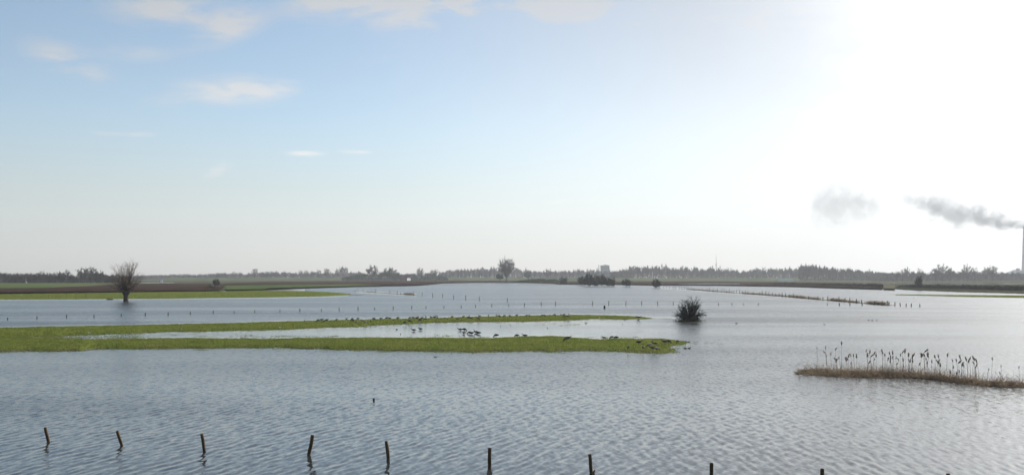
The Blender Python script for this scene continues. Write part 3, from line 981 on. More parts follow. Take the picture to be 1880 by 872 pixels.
wood('J', 'above the river hedge left of the chimney', [
    (1647, 498.5, 5, 'round'), (1657, 492, 5, 'thin'), (1664.5, 489.2, 5.5, 'oval'), (1674, 498, 7, 'round'), (1687.5, 490.5, 4, 'thin'), (1690, 497, 8, 'dense'), (1702, 501, 7, 'round'), (1718, 493, 10, 'round'), (1730, 486.8, 15, 'round'), (1744, 493, 10, 'dense'),
    (1760, 499, 8, 'round'), (1775, 487, 10, 'round'), (1789, 489, 7, 'thin'), (1810, 491, 8, 'round'), (1821, 488.6, 12, 'round'), (1836, 500, 8, 'dense')], 1020)

plant('broad', 930, 474, 1000, 17, 'bare_tree', 'big solitary bare tree with a fan of limbs and a domed crown', 'tree', None)
plant('evergreen', 918, 502, 1000, 8, 'evergreen_tree', 'dark low tree at the foot of the big domed tree', 'tree', None)

for i, (px, top, base, hw, lab) in enumerate((
        (397, 511.5, 525.5, 6.5, 'small dark bush on the corner of the ploughed field'),
        (1034, 508.5, 521.5, 8, 'dark shrub on the brown shore left of the big thicket'),
        (1067, 506.5, 524, 8, 'lower shrub at the left end of the flooded thicket'),
        (1080, 501.5, 525.4, 11, 'tallest dark shrub in the left half of the flooded thicket'),
        (1092, 505.5, 525.6, 9, 'rounded shrub in the middle of the flooded thicket'),
        (1104, 502.5, 525, 9, 'dark shrub of the thicket standing in front of the grey tower'),
        (1114, 508, 525.8, 8, 'brownish shrub of the thicket just right of the tower'),
        (1123, 510, 526, 8, 'loose low shrub at the right end of the flooded thicket'),
        (1150, 511.5, 526.4, 10, 'single rounded shrub in the water right of the thicket'),
        (1205, 512, 528.6, 9, 'dark shrub at the start of the flooded fence line'))):
    if i == 0:
        plant('shrub0', px, top, 480, hw, 'shrub', lab, 'shrub', 'dark shrubs along the far water', trunk='stems', crown='twigs')
    else:
        plant('shrub%d' % (i % 3), px, top, 0, hw, 'shrub', lab, 'shrub', 'dark shrubs along the far water', base=base, trunk='stems', crown='twigs')
plant('shrub1', 1687, 507, 400, 7, 'shrub', 'tall dark shrub rising out of the river hedge', 'shrub', None, trunk='stems', crown='twigs')


# ------------------------------------------------------------------ woods and hedges that read as one mass
def belt(name, profile, dist, depth, per_px, w, ln, mat, label, kind='stuff', lean=.25, z0=LAND, seed=1, cat=None, shore=False):
    rng_ = random.Random(seed)
    b = MB()
    x0, x1 = profile[0][0], profile[-1][0]
    for _ in range(int((x1 - x0) * per_px * 1.35)):
        px = rng_.uniform(x0, x1)
        dd = dist + rng_.random() * depth
        if shore:
            dd = at(px, interp(SHORE, px) - .9, 0).y + 3 + rng_.random() * depth
        q = deep(px, interp(profile, px), dd)
        zt = z0 + (q.z - z0) * (1 + .30 * noise.noise(Vector((px * .11, 0, seed))) + .30 * noise.noise(Vector((px * .33, 2, seed))) + .14 * noise.noise(Vector((px * 1.2, 4, seed))))
        f = rng_.random() ** .55
        L = ln * rng_.uniform(.5, 1.4)
        top = z0 + (zt - z0) * f
        b.spike((q.x, q.y, max(top - L, z0 - .3)), (q.x + rng_.gauss(0, lean) * L, q.y + rng_.gauss(0, lean) * L, top), w * 1.25 * rng_.uniform(.6, 1.4), rng_)
    o = b.build(name, mat)
    return tag(o, label, cat, kind=kind)


belt('woods', [(-200, 500.3), (0, 501.3), (60, 502.3), (120, 501.8), (140, 505.3), (170, 500.3), (215, 504.3), (240, 506.3)], 735, 30, 26, .30, 2.0, M['twig'], 'undergrowth of the wood beyond the pale green field', seed=3)
belt('woods', [(225, 505.4), (260, 504.7), (300, 504.4), (400, 502.4), (460, 501.4), (520, 499.9), (560, 500.9), (620, 500.4), (665, 499.4)], 1680, 60, 24, .62, 3.0, M['twig'], 'hazy undergrowth below the far tree row', seed=4)
belt('woods', [(628, 508.6), (648, 504.6), (668, 501.6), (700, 500.1), (730, 501.1), (760, 501.6), (795, 501.6), (808, 504.6), (822, 508.6)], 1250, 60, 26, .46, 2.6, M['evergreen'], 'dark green undergrowth round the red roofed farmhouse', seed=5)
belt('woods', [(805, 500.4), (825, 494.9), (860, 493.4), (905, 491.9), (925, 492.4), (960, 493.9), (985, 497.4), (1020, 497.4), (1060, 495.9), (1100, 496.4), (1140, 498.4), (1160, 496.4)], 1660, 90, 40, .55, 4.0, M['twig'], 'blue grey mass of poplar wood behind the big domed tree', seed=6, lean=.12)
belt('woods', [(1120, 499.8), (1138, 495.8), (1160, 490.8), (1200, 489.8), (1240, 491.8), (1300, 492.8), (1340, 495.8), (1370, 496.8), (1420, 493.8), (1460, 493.8), (1475, 491.8)], 1440, 70, 44, .50, 3.4, M['twig'], 'grey wood behind the right hand dike', seed=7, lean=.15)
belt('woods', [(1466, 486.4), (1490, 486.9), (1510, 490.4), (1540, 493.4), (1580, 496.4), (1600, 497.9), (1640, 500.4)], 1200, 60, 50, .45, 3.0, M['twig'], 'dense dark wood left of the sandy gap', seed=8, lean=.15)
belt('woods', [(1600, 504.4), (1640, 500.4), (1700, 501.4), (1760, 499.4), (1850, 500.4), (2000, 501.4)], 1060, 70, 36, .42, 2.6, M['twig'], 'blue grey thicket along the river left of the chimney', seed=9)
belt('hedge', [(940, 518), (955, 514.5), (975, 511.5), (1000, 511), (1020, 512), (1030, 515)], 830, 20, 28, .30, 1.2, M['evergreen'], 'low dark scrub on the far shore right of the domed tree', kind='stuff', seed=12)
belt('hedge', [(1300, 522.5), (1350, 521), (1400, 519.8), (1432, 518.2), (1480, 519), (1560, 520), (1600, 519.6), (1621, 520)], 425, 10, 34, .14, .8, M['bush'], 'dark clipped hedge along the shore left of the sandy gap', kind=None, seed=13, cat='hedge', shore=True)
belt('hedge', [(1645, 527), (1655, 523), (1680, 521.5), (1740, 522.5), (1800, 522.8), (1880, 523.8), (2000, 525)], 348, 12, 40, .12, .7, M['bush'], 'dark brown river hedge below the far trees and chimney', kind=None, seed=14, cat='hedge', shore=True)
belt('straw', [(380, 523), (386, 521.6), (395, 523.6), (402, 524.6), (409, 528)], 395, 4, 60, .10, .7, M['stem'], 'pale dead grass on the corner of the ploughed field', seed=15)


# ------------------------------------------------------------------ the pollard willow in the water
def make_willow():
    rng_ = random.Random(5)
    base = at(231, 552.5, 0)
    root = empty('pollard_willow', base)
    T, C = MB(), MB()
    T.tube([(0, 0, -.5), (.02, 0, .3), (0, 0, 1.0), (.05, 0, 1.6), (.05, 0, 2.05), (.05, 0, 2.3)], [.60, .50, .46, .55, .72, .40], 12)
    for s, dx in ((-1, -.9), (1, .75)):
        T.tube([(s * .25, 0, 1.3), (s * .55, .05, 1.9), (dx, 0, 2.6)], [.3, .32, .2], 8)
    def shoot(a, b, w0):
        C.spike(a, b, w0, rng_)
    for i in range(56):
        az = rng_.uniform(0, 2 * math.pi)
        el = R(rng_.choice((rng_.uniform(0, 32), rng_.uniform(8, 45), rng_.uniform(30, 68), rng_.uniform(58, 89), rng_.uniform(50, 80))))
        p = Vector((rng_.uniform(-.95, .85), rng_.uniform(-.4, .4), rng_.uniform(1.9, 2.6)))
        L = rng_.uniform(.78, 1.0) * (3.3 + 2.7 * math.sin(el))
        d = Vector((math.cos(az) * math.cos(el), math.sin(az) * math.cos(el), math.sin(el)))
        pts, rad = [p.copy()], [.055]
        n_ = 7
        for k in range(n_):
            d = (d + Vector((0, 0, .085 * (1 - math.sin(el)))) + unit(rng_) * .16).normalized()
            p = p + d * (L / n_)
            pts.append(p.copy())
            rad.append(.055 * (1 - (k + 1) / n_) + .008)
        T.tube(pts, rad, 4, cap=False)
        for k in range(1, n_ + 1):
            for _ in range((5 if k > 4 else 3) if k > 2 else 2):
                a = pts[k - 1].lerp(pts[k], rng_.random())
                dd = (d * .9 + unit(rng_) * .75 + Vector((0, 0, .15))).normalized()
                l2 = rng_.uniform(.6, 1.5)
                b = a + dd * l2
                shoot(a, b, .030)
                for _ in range(3):
                    c = a.lerp(b, rng_.uniform(.25, .95))
                    e = c + (dd * .7 + unit(rng_) * .8).normalized() * rng_.uniform(.3, .8)
                    shoot(c, e, .021)
    # dense young shoots round the pollard head
    for _ in range(900):
        a = Vector((rng_.gauss(0, .65), rng_.gauss(0, .45), rng_.uniform(1.7, 3.0)))
        out = Vector((a.x * .9, a.y * .9, 1.0)).normalized()
        shoot(a, a + (out + unit(rng_) * .55).normalized() * rng_.uniform(.7, 1.9), .035)
    T.build('trunk', M['wbark'], root, True)
    C.build('crown', M['willow'], root)
    tag(root, 'old pollard willow with a bushy bare crown standing in the flood', 'tree')


make_willow()


# ------------------------------------------------------------------ the dark bush in the water
def make_bush():
    rng_ = random.Random(9)
    base = at(1267, 589.5, 0)
    root = empty('flooded_bush', base)
    root.scale = (.88, .88, 1.15)
    S, C = MB(), MB()
    for i in range(85):
        az = rng_.uniform(0, 2 * math.pi)
        el = R(rng_.uniform(6, 85))
        right = math.cos(az) > .2
        L = rng_.uniform(1.35, 2.5) * (1.0 if not right else rng_.uniform(.95, 1.18 if el < R(40) else 1.0))
        d = Vector((math.cos(az) * math.cos(el) * .85, math.sin(az) * math.cos(el) * .85, math.sin(el) * 1.1))
        L *= d.length
        d.normalize()
        p = Vector((rng_.gauss(0, .25), rng_.gauss(0, .25), -.1))
        pts, rad = [p.copy()], [.045]
        n_ = 6
        for k in range(n_):
            d = (d + unit(rng_) * .22 + Vector((0, 0, .05 if k < 3 else -.10))).normalized()
            p = p + d * (L / n_)
            if p.z < .1:
                p.z = .1
            pts.append(p.copy())
            rad.append(.045 * (1 - (k + 1) / n_) + .010)
        S.tube(pts, rad, 4, cap=False)
        for k in range(1, n_ + 1):
            for _ in range(4):
                a = pts[k - 1].lerp(pts[k], rng_.random())
                b = a + (d * .9 + unit(rng_) * .9).normalized() * rng_.uniform(.2, .62)
                C.spike(a, b, .042, rng_)
                for _ in range(3):
                    c = a.lerp(b, rng_.uniform(.3, 1))
                    C.spike(c, c + (d * .6 + unit(rng_)).normalized() * rng_.uniform(.1, .3), .03, rng_)
    for _ in range(450):
        a = Vector((rng_.gauss(0, .75), rng_.gauss(0, .6), abs(rng_.gauss(.5, .5))))
        C.spike(a, a + (unit(rng_) + Vector((a.x, a.y, .3)) * .6).normalized() * rng_.uniform(.25, .6), .04, rng_)
    S.build('stems', M['bush'], root, True)
    C.build('twigs', M['bush'], root)
    tag(root, 'dark spreading leafless bush rising straight out of the open water', 'bush')
    b = MB()
    for _ in range(1500):
        a = base + Vector((rng_.gauss(-.2, .55), rng_.gauss(-.2, .4), -.03))
        b.spike(a, a + Vector((rng_.gauss(0, .1), rng_.gauss(0, .1), rng_.uniform(.08, .35))), .05, rng_)
    tag(b.build('yellow_grass', M['moss']), 'yellowed drowned grass round the foot of the dark bush', kind='stuff')


make_bush()


# ------------------------------------------------------------------ posts in the water
def post_mesh(h, r, seed, bend=0.0, below=.5):
    rr = random.Random(seed)
    b = MB()
    pts, rad = [], []
    for k in range(8):
        t = k / 7
        z = -below + (h + below) * t
        s = max(z / h, 0)
        pts.append((bend * math.sin(s * math.pi) + rr.uniform(-.006, .006), rr.uniform(-.006, .006), z))
        rad.append((r * (1.0 + rr.uniform(-.06, .06) - .06 * t), r * (1.0 + rr.uniform(-.08, .08))))
    pts.append((pts[-1][0], pts[-1][1], h + r * .25))
    rad.append((r * .72, r * .74))
    b.tube(pts, rad, 10, mat=lambda i, k: 1 if i >= 7 else 0, capmat=1)
    return b


FRONT = [(89, 811, 83, 785, 'orange brown', 'leaning left'), (223.3, 817, 215.2, 791, 'reddish brown', 'leaning left'), (375.5, 828, 370.5, 796.5, 'brown', 'tilting slightly left'), (567, 835, 574, 799, 'dark mossy', 'leaning right'),
         (712.5, 845.5, 709.4, 810, 'orange streaked', 'with a bent shaft'), (898.5, 860, 899, 822.5, 'dark brown', 'standing upright'), (1085.5, 870, 1082.8, 834, 'dark grey', 'with a stub at its foot'),
         (1305, 884, 1306.5, 850, 'dark', 'cut by the lower picture edge'), (1509, 896, 1510, 860.5, 'dark short looking', 'near the lower picture edge'), (1742, 907, 1741, 869.5, 'barely showing', 'with only its top in view')]
for i, (bx, by, tx, ty, col, how) in enumerate(FRONT):
    A = at(bx, by, 0)
    B = deep(tx, ty, A.y + random.Random(i).uniform(-.05, .05))
    h = (B - A).length
    r = .047 if i not in (3, 5) else .050
    b = post_mesh(h, r, i, .028 if i == 4 else 0)
    if i == 6:
        b.tube([(-.05, 0, -.2), (-.09, .02, .05), (-.13, .03, .09)], [.03, .026, .02], 6)
    o = b.build('fence_post', [M['post'], M['posttop']], smooth=False)
    o.data.polygons.foreach_set('use_smooth', [True] * len(o.data.polygons))
    o.location = A
    o.rotation_euler = (B - A).to_track_quat('Z', 'Y').to_euler()
    tag(o, '%s wooden post %s, %s from left in near row' % (col, how, ordinal(i + 1)), 'post', 'fence posts of the near row in open water')


def post_row(data, label, group, r, hpx, zb=0.0, lean=.05):
    data = sorted(data)
    protos = [post_mesh(1.0, r, 200 + k, 0, .4).mesh('fence_post', [M['post'], M['posttop']], True) for k in range(4)]
    for i, q in enumerate(data):
        px, py = q[:2]
        hp = q[2] if len(q) > 2 else hpx
        A = at(px, py, zb)
        h = hp * .88 * A.y / FPX
        rr = random.Random(int(px * 10))
        o = bpy.data.objects.new('fence_post', protos[i % 4])
        COL.objects.link(o)
        o.location = A
        o.scale = (1, 1, h)
        o.rotation_euler = (rr.gauss(0, lean), rr.gauss(0, lean), rr.uniform(0, 6))
        tag(o, label % ordinal(i + 1), 'post', group)


post_row([(14, 586.7, 4.5), (67.7, 585, 5), (122, 583, 6), (172.7, 582.3, 5), (222.5, 580.5, 5), (266.8, 579.5, 6), (308.7, 578.5, 6), (349.3, 577, 6), (391.5, 575.2, 6), (429.8, 575, 4.5), (467.7, 574, 5), (513.8, 572.8, 5),
          (550.7, 572, 6), (589.7, 571, 4.5), (623, 570, 6), (657.5, 569, 6.5), (687.8, 568, 4), (722, 567.5, 6), (756, 566.3, 5.5), (782, 565.8, 4.5), (815, 565.3, 4.5), (846.5, 564.5, 4.5), (873, 563.6, 5), (903, 563, 5), (934, 562, 4),
          (963, 561.8, 6), (993.7, 560.8, 7.5), (1020, 560.5, 8.5), (1088, 560.2, 8.5), (1117.6, 560, 8.5), (1148.8, 559.7, 8), (1178, 559.6, 7.5), (1208, 559.5, 7.5), (1236, 559.5, 6), (1319, 560, 4), (1343.7, 559.8, 5),
          (1365.5, 559.8, 3), (1393, 559.8, 4), (1519, 560, 3.5)], 'thin dark post in the long row behind the spits, %s from left', 'posts of the long middle row', .058, 5)
post_row([(657.4, 535, 6), (666.4, 535, 5.5), (689.8, 537, 7), (715.6, 539, 6.5), (729.4, 540, 6.5), (735.3, 540.5, 5), (759.4, 541.8, 7.5), (774.9, 543, 7.5), (794.5, 545, 8), (812.6, 545.5, 7), (833, 549, 8), (855, 550, 9), (880, 551.5, 8), (931.3, 554.3, 7.5)],
         'thin post in the far slanting row beyond the grass strip, %s from the left', 'posts of the far slanting row', .065, 7)
HEDGE = [(1205, 527.6), (1212, 528.4), (1300, 534.2), (1352, 538.2), (1400, 541.4), (1450, 545.2), (1500, 549.8), (1552, 554), (1600, 558.2), (1634, 560.4)]
hp = [1218, 1223.4, 1229, 1235.6, 1240, 1247, 1251.7, 1256.5, 1261, 1264, 1269, 1274, 1283, 1289, 1298.4, 1303, 1309, 1317.5, 1325, 1329.6, 1334.5, 1339, 1343.8, 1347.7, 1352.5, 1358, 1363, 1368, 1373.4, 1382.7, 1394.7, 1399.6, 1406, 1412,
      1418.6, 1424.4, 1430.6, 1436, 1443, 1449.3, 1456.8, 1463.3, 1469.8, 1484.5, 1502, 1511, 1519.5, 1531, 1540, 1551.4, 1560.4, 1571.9, 1582.3, 1605.5, 1608.7, 1619.8, 1629.6, 1632.5]
rng = random.Random(77)
post_row([(x_, interp(HEDGE, x_) + rng.uniform(-.3, .3), (5.2 + (x_ - 1218) / 420 * 3.2) * rng.uniform(.8, 1.2)) for x_ in hp], 'grey fence post along the flooded reed verge, %s from the left', 'fence posts along the flooded verge', .085, 6)
post_row([(1643, 561.5, 8), (1653, 562, 7), (1663.5, 562.5, 6), (1672.8, 563, 6.5), (1689, 563.2, 5.5)], 'lone post standing in water past the brace, %s from the left', 'posts past the end of the verge', .075, 6)
post_row([(1541, 560.6, 5), (1560.5, 560.8, 5.5), (1583, 561, 5)], 'short dark post just in front of the reed verge, %s from the left', 'short posts in front of the verge', .08, 5)
# the slanting brace at the end of the fence
A, B = at(1621, 559.6, 0), deep(1629.6, 553.4, at(1629.6, 560, 0).y)
b = MB()
b.tube([A, B], [.06, .05], 6)
tag(b.build('fence_brace', M['post']), 'slanting wooden brace against the last post of the verge', 'brace')
# odd stakes
for px, py, hp_, r_, lab, nm in ((686.3, 735.5, 4.2, .045, 'single short dark stake in the open water before the spits', 'stake'), (1109.8, 566.5, 5.2, .15, 'thick black stump in the water below the far shrubs', 'stump')):
    A = at(px, py, 0)
    o = post_mesh(hp_ * A.y / FPX, r_, 5).build(nm, [M['bush'], M['posttop']], smooth=True)
    o.location = A
    tag(o, lab, nm)
A = at(202, 550.2, 0)
b = MB()
b.tube([(-.8, 0, .02), (-.3, .05, .08), (.3, 0, .09), (.7, .02, .03)], [.06, .13, .14, .07], 7)
o = b.build('driftwood_log', M['wbark'], smooth=True)
o.location = A
tag(o, 'dark log drifting in the water left of the willow', 'log')


# ------------------------------------------------------------------ dead reeds and verges
def verge_mesh(spans, mat, name, label, per_px, hmin, hmax, w, spread, seed, arc=.5):
    rng_ = random.Random(seed)
    b = MB()
    for line, x0, x1, dens, hs in spans:
        for _ in range(int((x1 - x0) * per_px * dens)):
            px = rng_.uniform(x0, x1)
            p = at(px, interp(line, px), 0) + Vector((rng_.gauss(0, .1), rng_.gauss(0, spread), -.03))
            h = rng_.uniform(hmin, hmax) * hs * (.6 + .8 * (noise.noise(Vector((px * .25, seed, 0))) * .5 + .5))
            b.spike(p, p + Vector((rng_.gauss(0, arc) * h, rng_.gauss(0, arc) * h, h)), w * rng_.uniform(.6, 1.4), rng_)
    return tag(b.build(name, mat), label, kind='stuff')


verge_mesh([(HEDGE, 1210, 1634, .8, .35), (HEDGE, 1262, 1315, 1.6, 1.0), (HEDGE, 1318, 1345, 1.4, .8), (HEDGE, 1362, 1400, 1.8, 1.0), (HEDGE, 1400, 1445, 1.5, .9), (HEDGE, 1450, 1480, 1.9, 1.25), (HEDGE, 1486, 1503, 1.6, 1.1),
            (HEDGE, 1525, 1552, 1.8, 1.2), (HEDGE, 1556, 1575, 1.2, 1.0), (HEDGE, 1594, 1624, 1.6, 1.3)], M['reed'], 'dead_reeds', 'dead brown reeds on the flooded fence verge', 20, .25, .62, .06, 1.3, 31, .25)
ROW2 = [(640, 534), (655, 534.6), (690, 537), (720, 539), (750, 541), (766, 542)]
verge_mesh([(ROW2, 650, 764, .8, .35), (ROW2, 672, 690, 1.0, .5), (ROW2, 742, 759, 1.3, 1.0), ([(640, 541.6), (700, 541)], 640, 668, .7, .25)], M['reed'], 'dead_reeds', 'dead brown weeds along the far slanting posts', 24, .3, .7, .07, 1.0, 32, .3)
verge_mesh([([(790, 522.6), (960, 522.4)], 790, 920, .9, .6), ([(950, 522.6), (1030, 523)], 950, 1030, 1.0, .8)], M['reed'], 'dead_reeds', 'thin drowned weeds just off the far shore', 10, .3, .7, .12, 3, 33, .3)
verge_mesh([([(1640, 541), (1690, 541.8)], 1640, 1700, 1, .5), ([(1720, 545), (1880, 546)], 1700, 1880, .3, .4)], M['reed'], 'dead_reeds', 'scattered drowned weeds by the thin grass bank', 8, .2, .5, .08, 2, 34, .3)

# litter of broken reeds on the bank
b = MB()
rng = random.Random(41)
for _ in range(12000):
    px = 1462 + 420 * rng.random() ** .9
    t = rng.random()
    yb, yt = interp(REEDS_BOT, px), interp(REEDS_TOP, px)
    p = at(px, yb + (yt - yb) * t, 0)
    mound = .16 * math.sin(math.pi * min(max(t, .05), .95)) * (.7 + .6 * noise.noise(Vector((px * .06, 0, 2)))) * min(1, (px - 1460) / 12)
    p.z = rng.uniform(-.03, max(mound, .03))
    d = Vector((rng.gauss(0, 1), rng.gauss(0, .55), rng.gauss(.05, .22))).normalized() * rng.uniform(.12, .5)
    b.spike(p, p + d, .022, rng)
for _ in range(520):
    px = rng.uniform(1464, 1880)
    p = at(px, interp(REEDS_BOT, px) * .5 + interp(REEDS_TOP, px) * .5 + rng.uniform(-3, 2), .1)
    L = rng.uniform(.25, .75)
    lean = rng.choice((-1, 1)) * rng.uniform(.3, 1.6)
    q = p + Vector((lean, rng.gauss(0, .4), 1)).normalized() * L
    b.spike(p, q, .02, rng)
    if rng.random() < .4:
        b.spike(q + Vector((0, 0, -.01)), q + Vector((lean * .35, 0, -.1 - .2 * rng.random())), .016, rng)
for _ in range(2000):      # leafless stalks standing among the plumes
    px = rng.choice((rng.uniform(1490, 1880), rng.gauss(1690, 70), rng.gauss(1640, 60)))
    if not 1470 < px < 1900:
        continue
    p = at(px, interp(REEDS_BOT, px) * .4 + interp(REEDS_TOP, px) * .6 + rng.uniform(-2, 2), .02)
    h = rng.uniform(.15, .75) ** 1.2
    b.spike(p, p + Vector((rng.gauss(0, .28) * h, rng.gauss(0, .2), h)), .016, rng)
for _ in range(420):      # drowned stubble in front of the bank
    px = rng.uniform(1500, 1800)
    p = at(px, interp(REEDS_BOT, px) + abs(rng.gauss(0, 3.2)), -.02)
    b.spike(p, p + Vector((rng.gauss(0, .08), rng.gauss(0, .1), rng.uniform(.03, .12))), .025, rng)
tag(b.build('reed_litter', M['reed']), 'brown mat of broken reeds lying on the low bank', kind='stuff')


def plume_mesh(seed):
    rr = random.Random(seed)
    b = MB()
    b.tube([(0, 0, 0), (.01, 0, .10), (.015, 0, .22), (.03, 0, .34)], [.014, .040, .034, .006], 6)
    for _ in range(70):
        t = rr.random()
        a = Vector((.03 * t, 0, .30 * t))
        b.spike(a, a + Vector((rr.gauss(.02, .05) , rr.gauss(0, .05), rr.uniform(.04, .12))), .022, rr)
    return b.mesh('plume', M['plume'])


PLUMES = [plume_mesh(300 + k) for k in range(5)]
pl = [(1460 + x / 8.952, 620 + y / 8.952) for x, y in ((358, 160), (500, 155), (495, 220), (515, 290), (583, 262), (655, 175), (765, 97), (663, 345), (668, 385), (718, 325), (870, 300), (845, 365), (870, 345), (915, 285), (957, 290), (1012, 310),
      (920, 420), (1160, 210), (1225, 235), (1240, 290), (1190, 295), (1288, 255), (1330, 295), (1290, 350), (1425, 205), (1445, 240), (1475, 285), (1205, 400), (1560, 255), (1605, 255), (1605, 325), (1520, 350), (1570, 330), (1560, 385), (1655, 325),
      (1700, 350), (1665, 420), (1725, 280), (1760, 230), (1800, 230), (1775, 370), (1785, 465), (1855, 285), (1870, 360))]
pl += [(1660 + x / 8.545, 620 + y / 8.545) for x, y in ((65, 275), (130, 275), (125, 310), (90, 370), (135, 365), (270, 290), (315, 200), (300, 265), (330, 270), (345, 330), (360, 385), (385, 245), (380, 285), (230, 410), (435, 370), (487, 295), (540, 290),
      (525, 365), (535, 385), (570, 435), (675, 275), (765, 355), (770, 460), (820, 355), (845, 375), (885, 315), (905, 425), (940, 440), (820, 560), (865, 525), (980, 340), (1000, 370), (1025, 325), (1090, 320), (1105, 340), (1140, 365), (1100, 385),
      (1130, 425), (1110, 455), (1385, 325), (1520, 440), (1325, 490), (1510, 550), (735, 540), (1800, 458))]
pl.sort()
rng = random.Random(51)
for i, (px, py) in enumerate(pl):
    bx = px + rng.uniform(-3, 4)
    A = at(bx, interp(REEDS_TOP, bx) * .6 + interp(REEDS_BOT, bx) * .4 + rng.uniform(-2, 1.5), .02)
    B = deep(px, py + 3, A.y + rng.uniform(-.12, .12))
    root = empty('reed', A)
    d = B - A
    b = MB()
    mid = d * .5 + Vector((rng.uniform(-.05, .05), 0, 0))
    b.tube([(0, 0, -.1), mid, d], [.008, .007, .005], 5)
    b.build('stem', M['stem'], root)
    p = bpy.data.objects.new('plume', PLUMES[i % 5])
    COL.objects.link(p)
    p.parent = root
    p.location = d
    s = rng.uniform(.42, .74) * (.75 if px > 1800 or px < 1530 else 1)
    p.scale = (s * 1.15, s * 1.15, s)
    p.rotation_euler = (rng.gauss(0, .2), rng.gauss(-.05, .3), rng.uniform(0, 6.28))
    ln = d.length
    tag(root, '%s dry reed with a feathery plume on the brown bank, %s from the left' % ('tall' if ln > 1.15 else ('short' if ln < .75 else 'middling'), ordinal(i + 1)), 'reed', 'plumed reeds on the low bank')


# ------------------------------------------------------------------ birds
def bird_mesh(name, chain, mats, matf, legs=None, scale=1.0, wings=None):
    b = MB()
    pts = [Vector((x, 0, z)) * scale for x, z, r in chain]
    rad = [(r * .82 * scale, r * scale) for x, z, r in chain]
    b.tube(pts, rad, 8, mat=matf)
    if wings:
        for s in (-1, 1):
            b.tube([Vector((x * scale, s * y * scale, z * scale)) for x, y, z, r in wings], [(r * .35 * scale, r * scale) for x, y, z, r in wings], 6, mat=0)
    if legs:
        for s in (-1, 1):
            b.tube([Vector((legs[0], s * .05, legs[1])) * scale, Vector((legs[0] + .02 * s, s * .055, 0)) * scale], [.010 * scale, .009 * scale], 4, mat=len(mats) - 1)
            b.tube([Vector((legs[0] + .02 * s - .02, s * .055, .008)) * scale, Vector((legs[0] + .02 * s + .07, s * .06, .006)) * scale], [(.012 * scale, .006 * scale), (.028 * scale, .005 * scale)], 4, mat=len(mats) - 1)
    return b.mesh(name, mats, True)


BODY = [(-.37, .300, .014), (-.30, .305, .050), (-.20, .305, .100), (-.06, .300, .140), (.08, .300, .142)]
WING = [(-.34, .035, .335, .02), (-.18, .088, .345, .06), (.0, .118, .335, .085), (.12, .100, .320, .06), (.17, .07, .315, .02)]
HEADS = {
    'grazing': [(.19, .260, .105), (.255, .200, .060), (.300, .125, .042), (.335, .065, .034), (.370, .035, .038), (.405, .020, .026), (.445, .008, .008)],
    'upright': [(.185, .345, .105), (.235, .430, .058), (.255, .520, .038), (.265, .610, .034), (.295, .660, .042), (.340, .662, .030), (.395, .645, .009)],
    'watchful': [(.190, .325, .105), (.270, .375, .058), (.325, .435, .040), (.355, .490, .036), (.390, .520, .042), (.435, .517, .029), (.490, .503, .009)],
}


def goose_mat(i, k):
    n_body = 4
    low = k in (5, 6, 7)      # underside
    if i < 1:
        return 2
    if i < n_body + 1:
        return 2 if low else 0
    return 1 if i < 10 else 4


def pale_mat(i, k):
    if i < 1:
        return 1
    if i < 5:
        return 2 if k not in (1, 2, 3) else 0
    return 1 if i < 10 else 4


GM = [M['gooseback'], M['goosehead'], M['goosepale'], M['bill'], M['leg']]


def fix(f):
    return lambda i, k: {4: 3}.get(f(i, k), f(i, k))


BIRD = {}
for pose, hd in HEADS.items():
    BIRD['goose', pose] = bird_mesh('goose', BODY + hd, GM, fix(goose_mat), (.0, .18), 1.0, WING)
    BIRD['pale', pose] = bird_mesh('goose', BODY + hd, [M['goosepale'], M['goosehead'], M['goosepale'], M['bill'], M['leg']], fix(pale_mat), (.0, .18), .92, WING)
GL = [(-.24, .16, .010), (-.16, .165, .035), (-.05, .16, .060), (.05, .165, .062), (.10, .20, .045), (.13, .24, .036), (.165, .255, .034), (.20, .25, .018), (.235, .24, .006)]
GW = [(-.26, .02, .175, .012), (-.10, .045, .185, .03), (.03, .055, .18, .035), (.08, .04, .175, .01)]
gull = lambda i, k: 1 if i < 7 else 2
BIRD['gull', 'standing'] = bird_mesh('gull', GL, [M['gullgrey'], M['gullwhite'], M['bill'], M['leg']], gull, (.0, .11), 1.2, GW)
BIRD['gull', 'swimming'] = bird_mesh('gull', [(x_, z_ - .12, r_) for x_, z_, r_ in GL], [M['gullgrey'], M['gullwhite'], M['bill'], M['leg']], gull, None, 1.2, [(a, b_, c - .12, d) for a, b_, c, d in GW])
DK = [(-.26, .10, .010), (-.20, .085, .04), (-.08, .06, .085), (.06, .055, .085), (.13, .09, .05), (.155, .15, .034), (.175, .19, .044), (.215, .195, .036), (.26, .18, .022), (.29, .172, .010)]
DW = [(-.24, .02, .10, .012), (-.08, .06, .11, .045), (.05, .07, .10, .05), (.11, .05, .09, .015)]
duck = lambda i, k: 1 if 4 <= i < 8 else (2 if i >= 8 else 0)
BIRD['duck', 'swimming'] = bird_mesh('duck', DK, [M['duckbrown'], M['goosehead'], M['bill']], duck, None, 1.15, DW)
BIRD['shelduck', 'swimming'] = bird_mesh('duck', DK, [M['goosehead'], M['gullwhite'], M['bill']], lambda i, k: 1 if i in (2, 3) and k in (4, 5, 6, 7, 0) else (2 if i >= 8 else 0), None, 1.35, DW)
for pose, hd in HEADS.items():
    BIRD['wader', pose] = bird_mesh('goose', [(x_, z_ - .12, r_) for x_, z_, r_ in BODY + hd] if pose != 'grazing' else [(x_, z_ - .09, r_) for x_, z_, r_ in BODY] + [(x_, max(z_ - .09, .0), r_) for x_, z_, r_ in hd], GM, fix(goose_mat), None, 1.05,
                                    [(a, b_, c - (.12 if pose != 'grazing' else .09), d) for a, b_, c, d in WING])

FLOCKS = {}


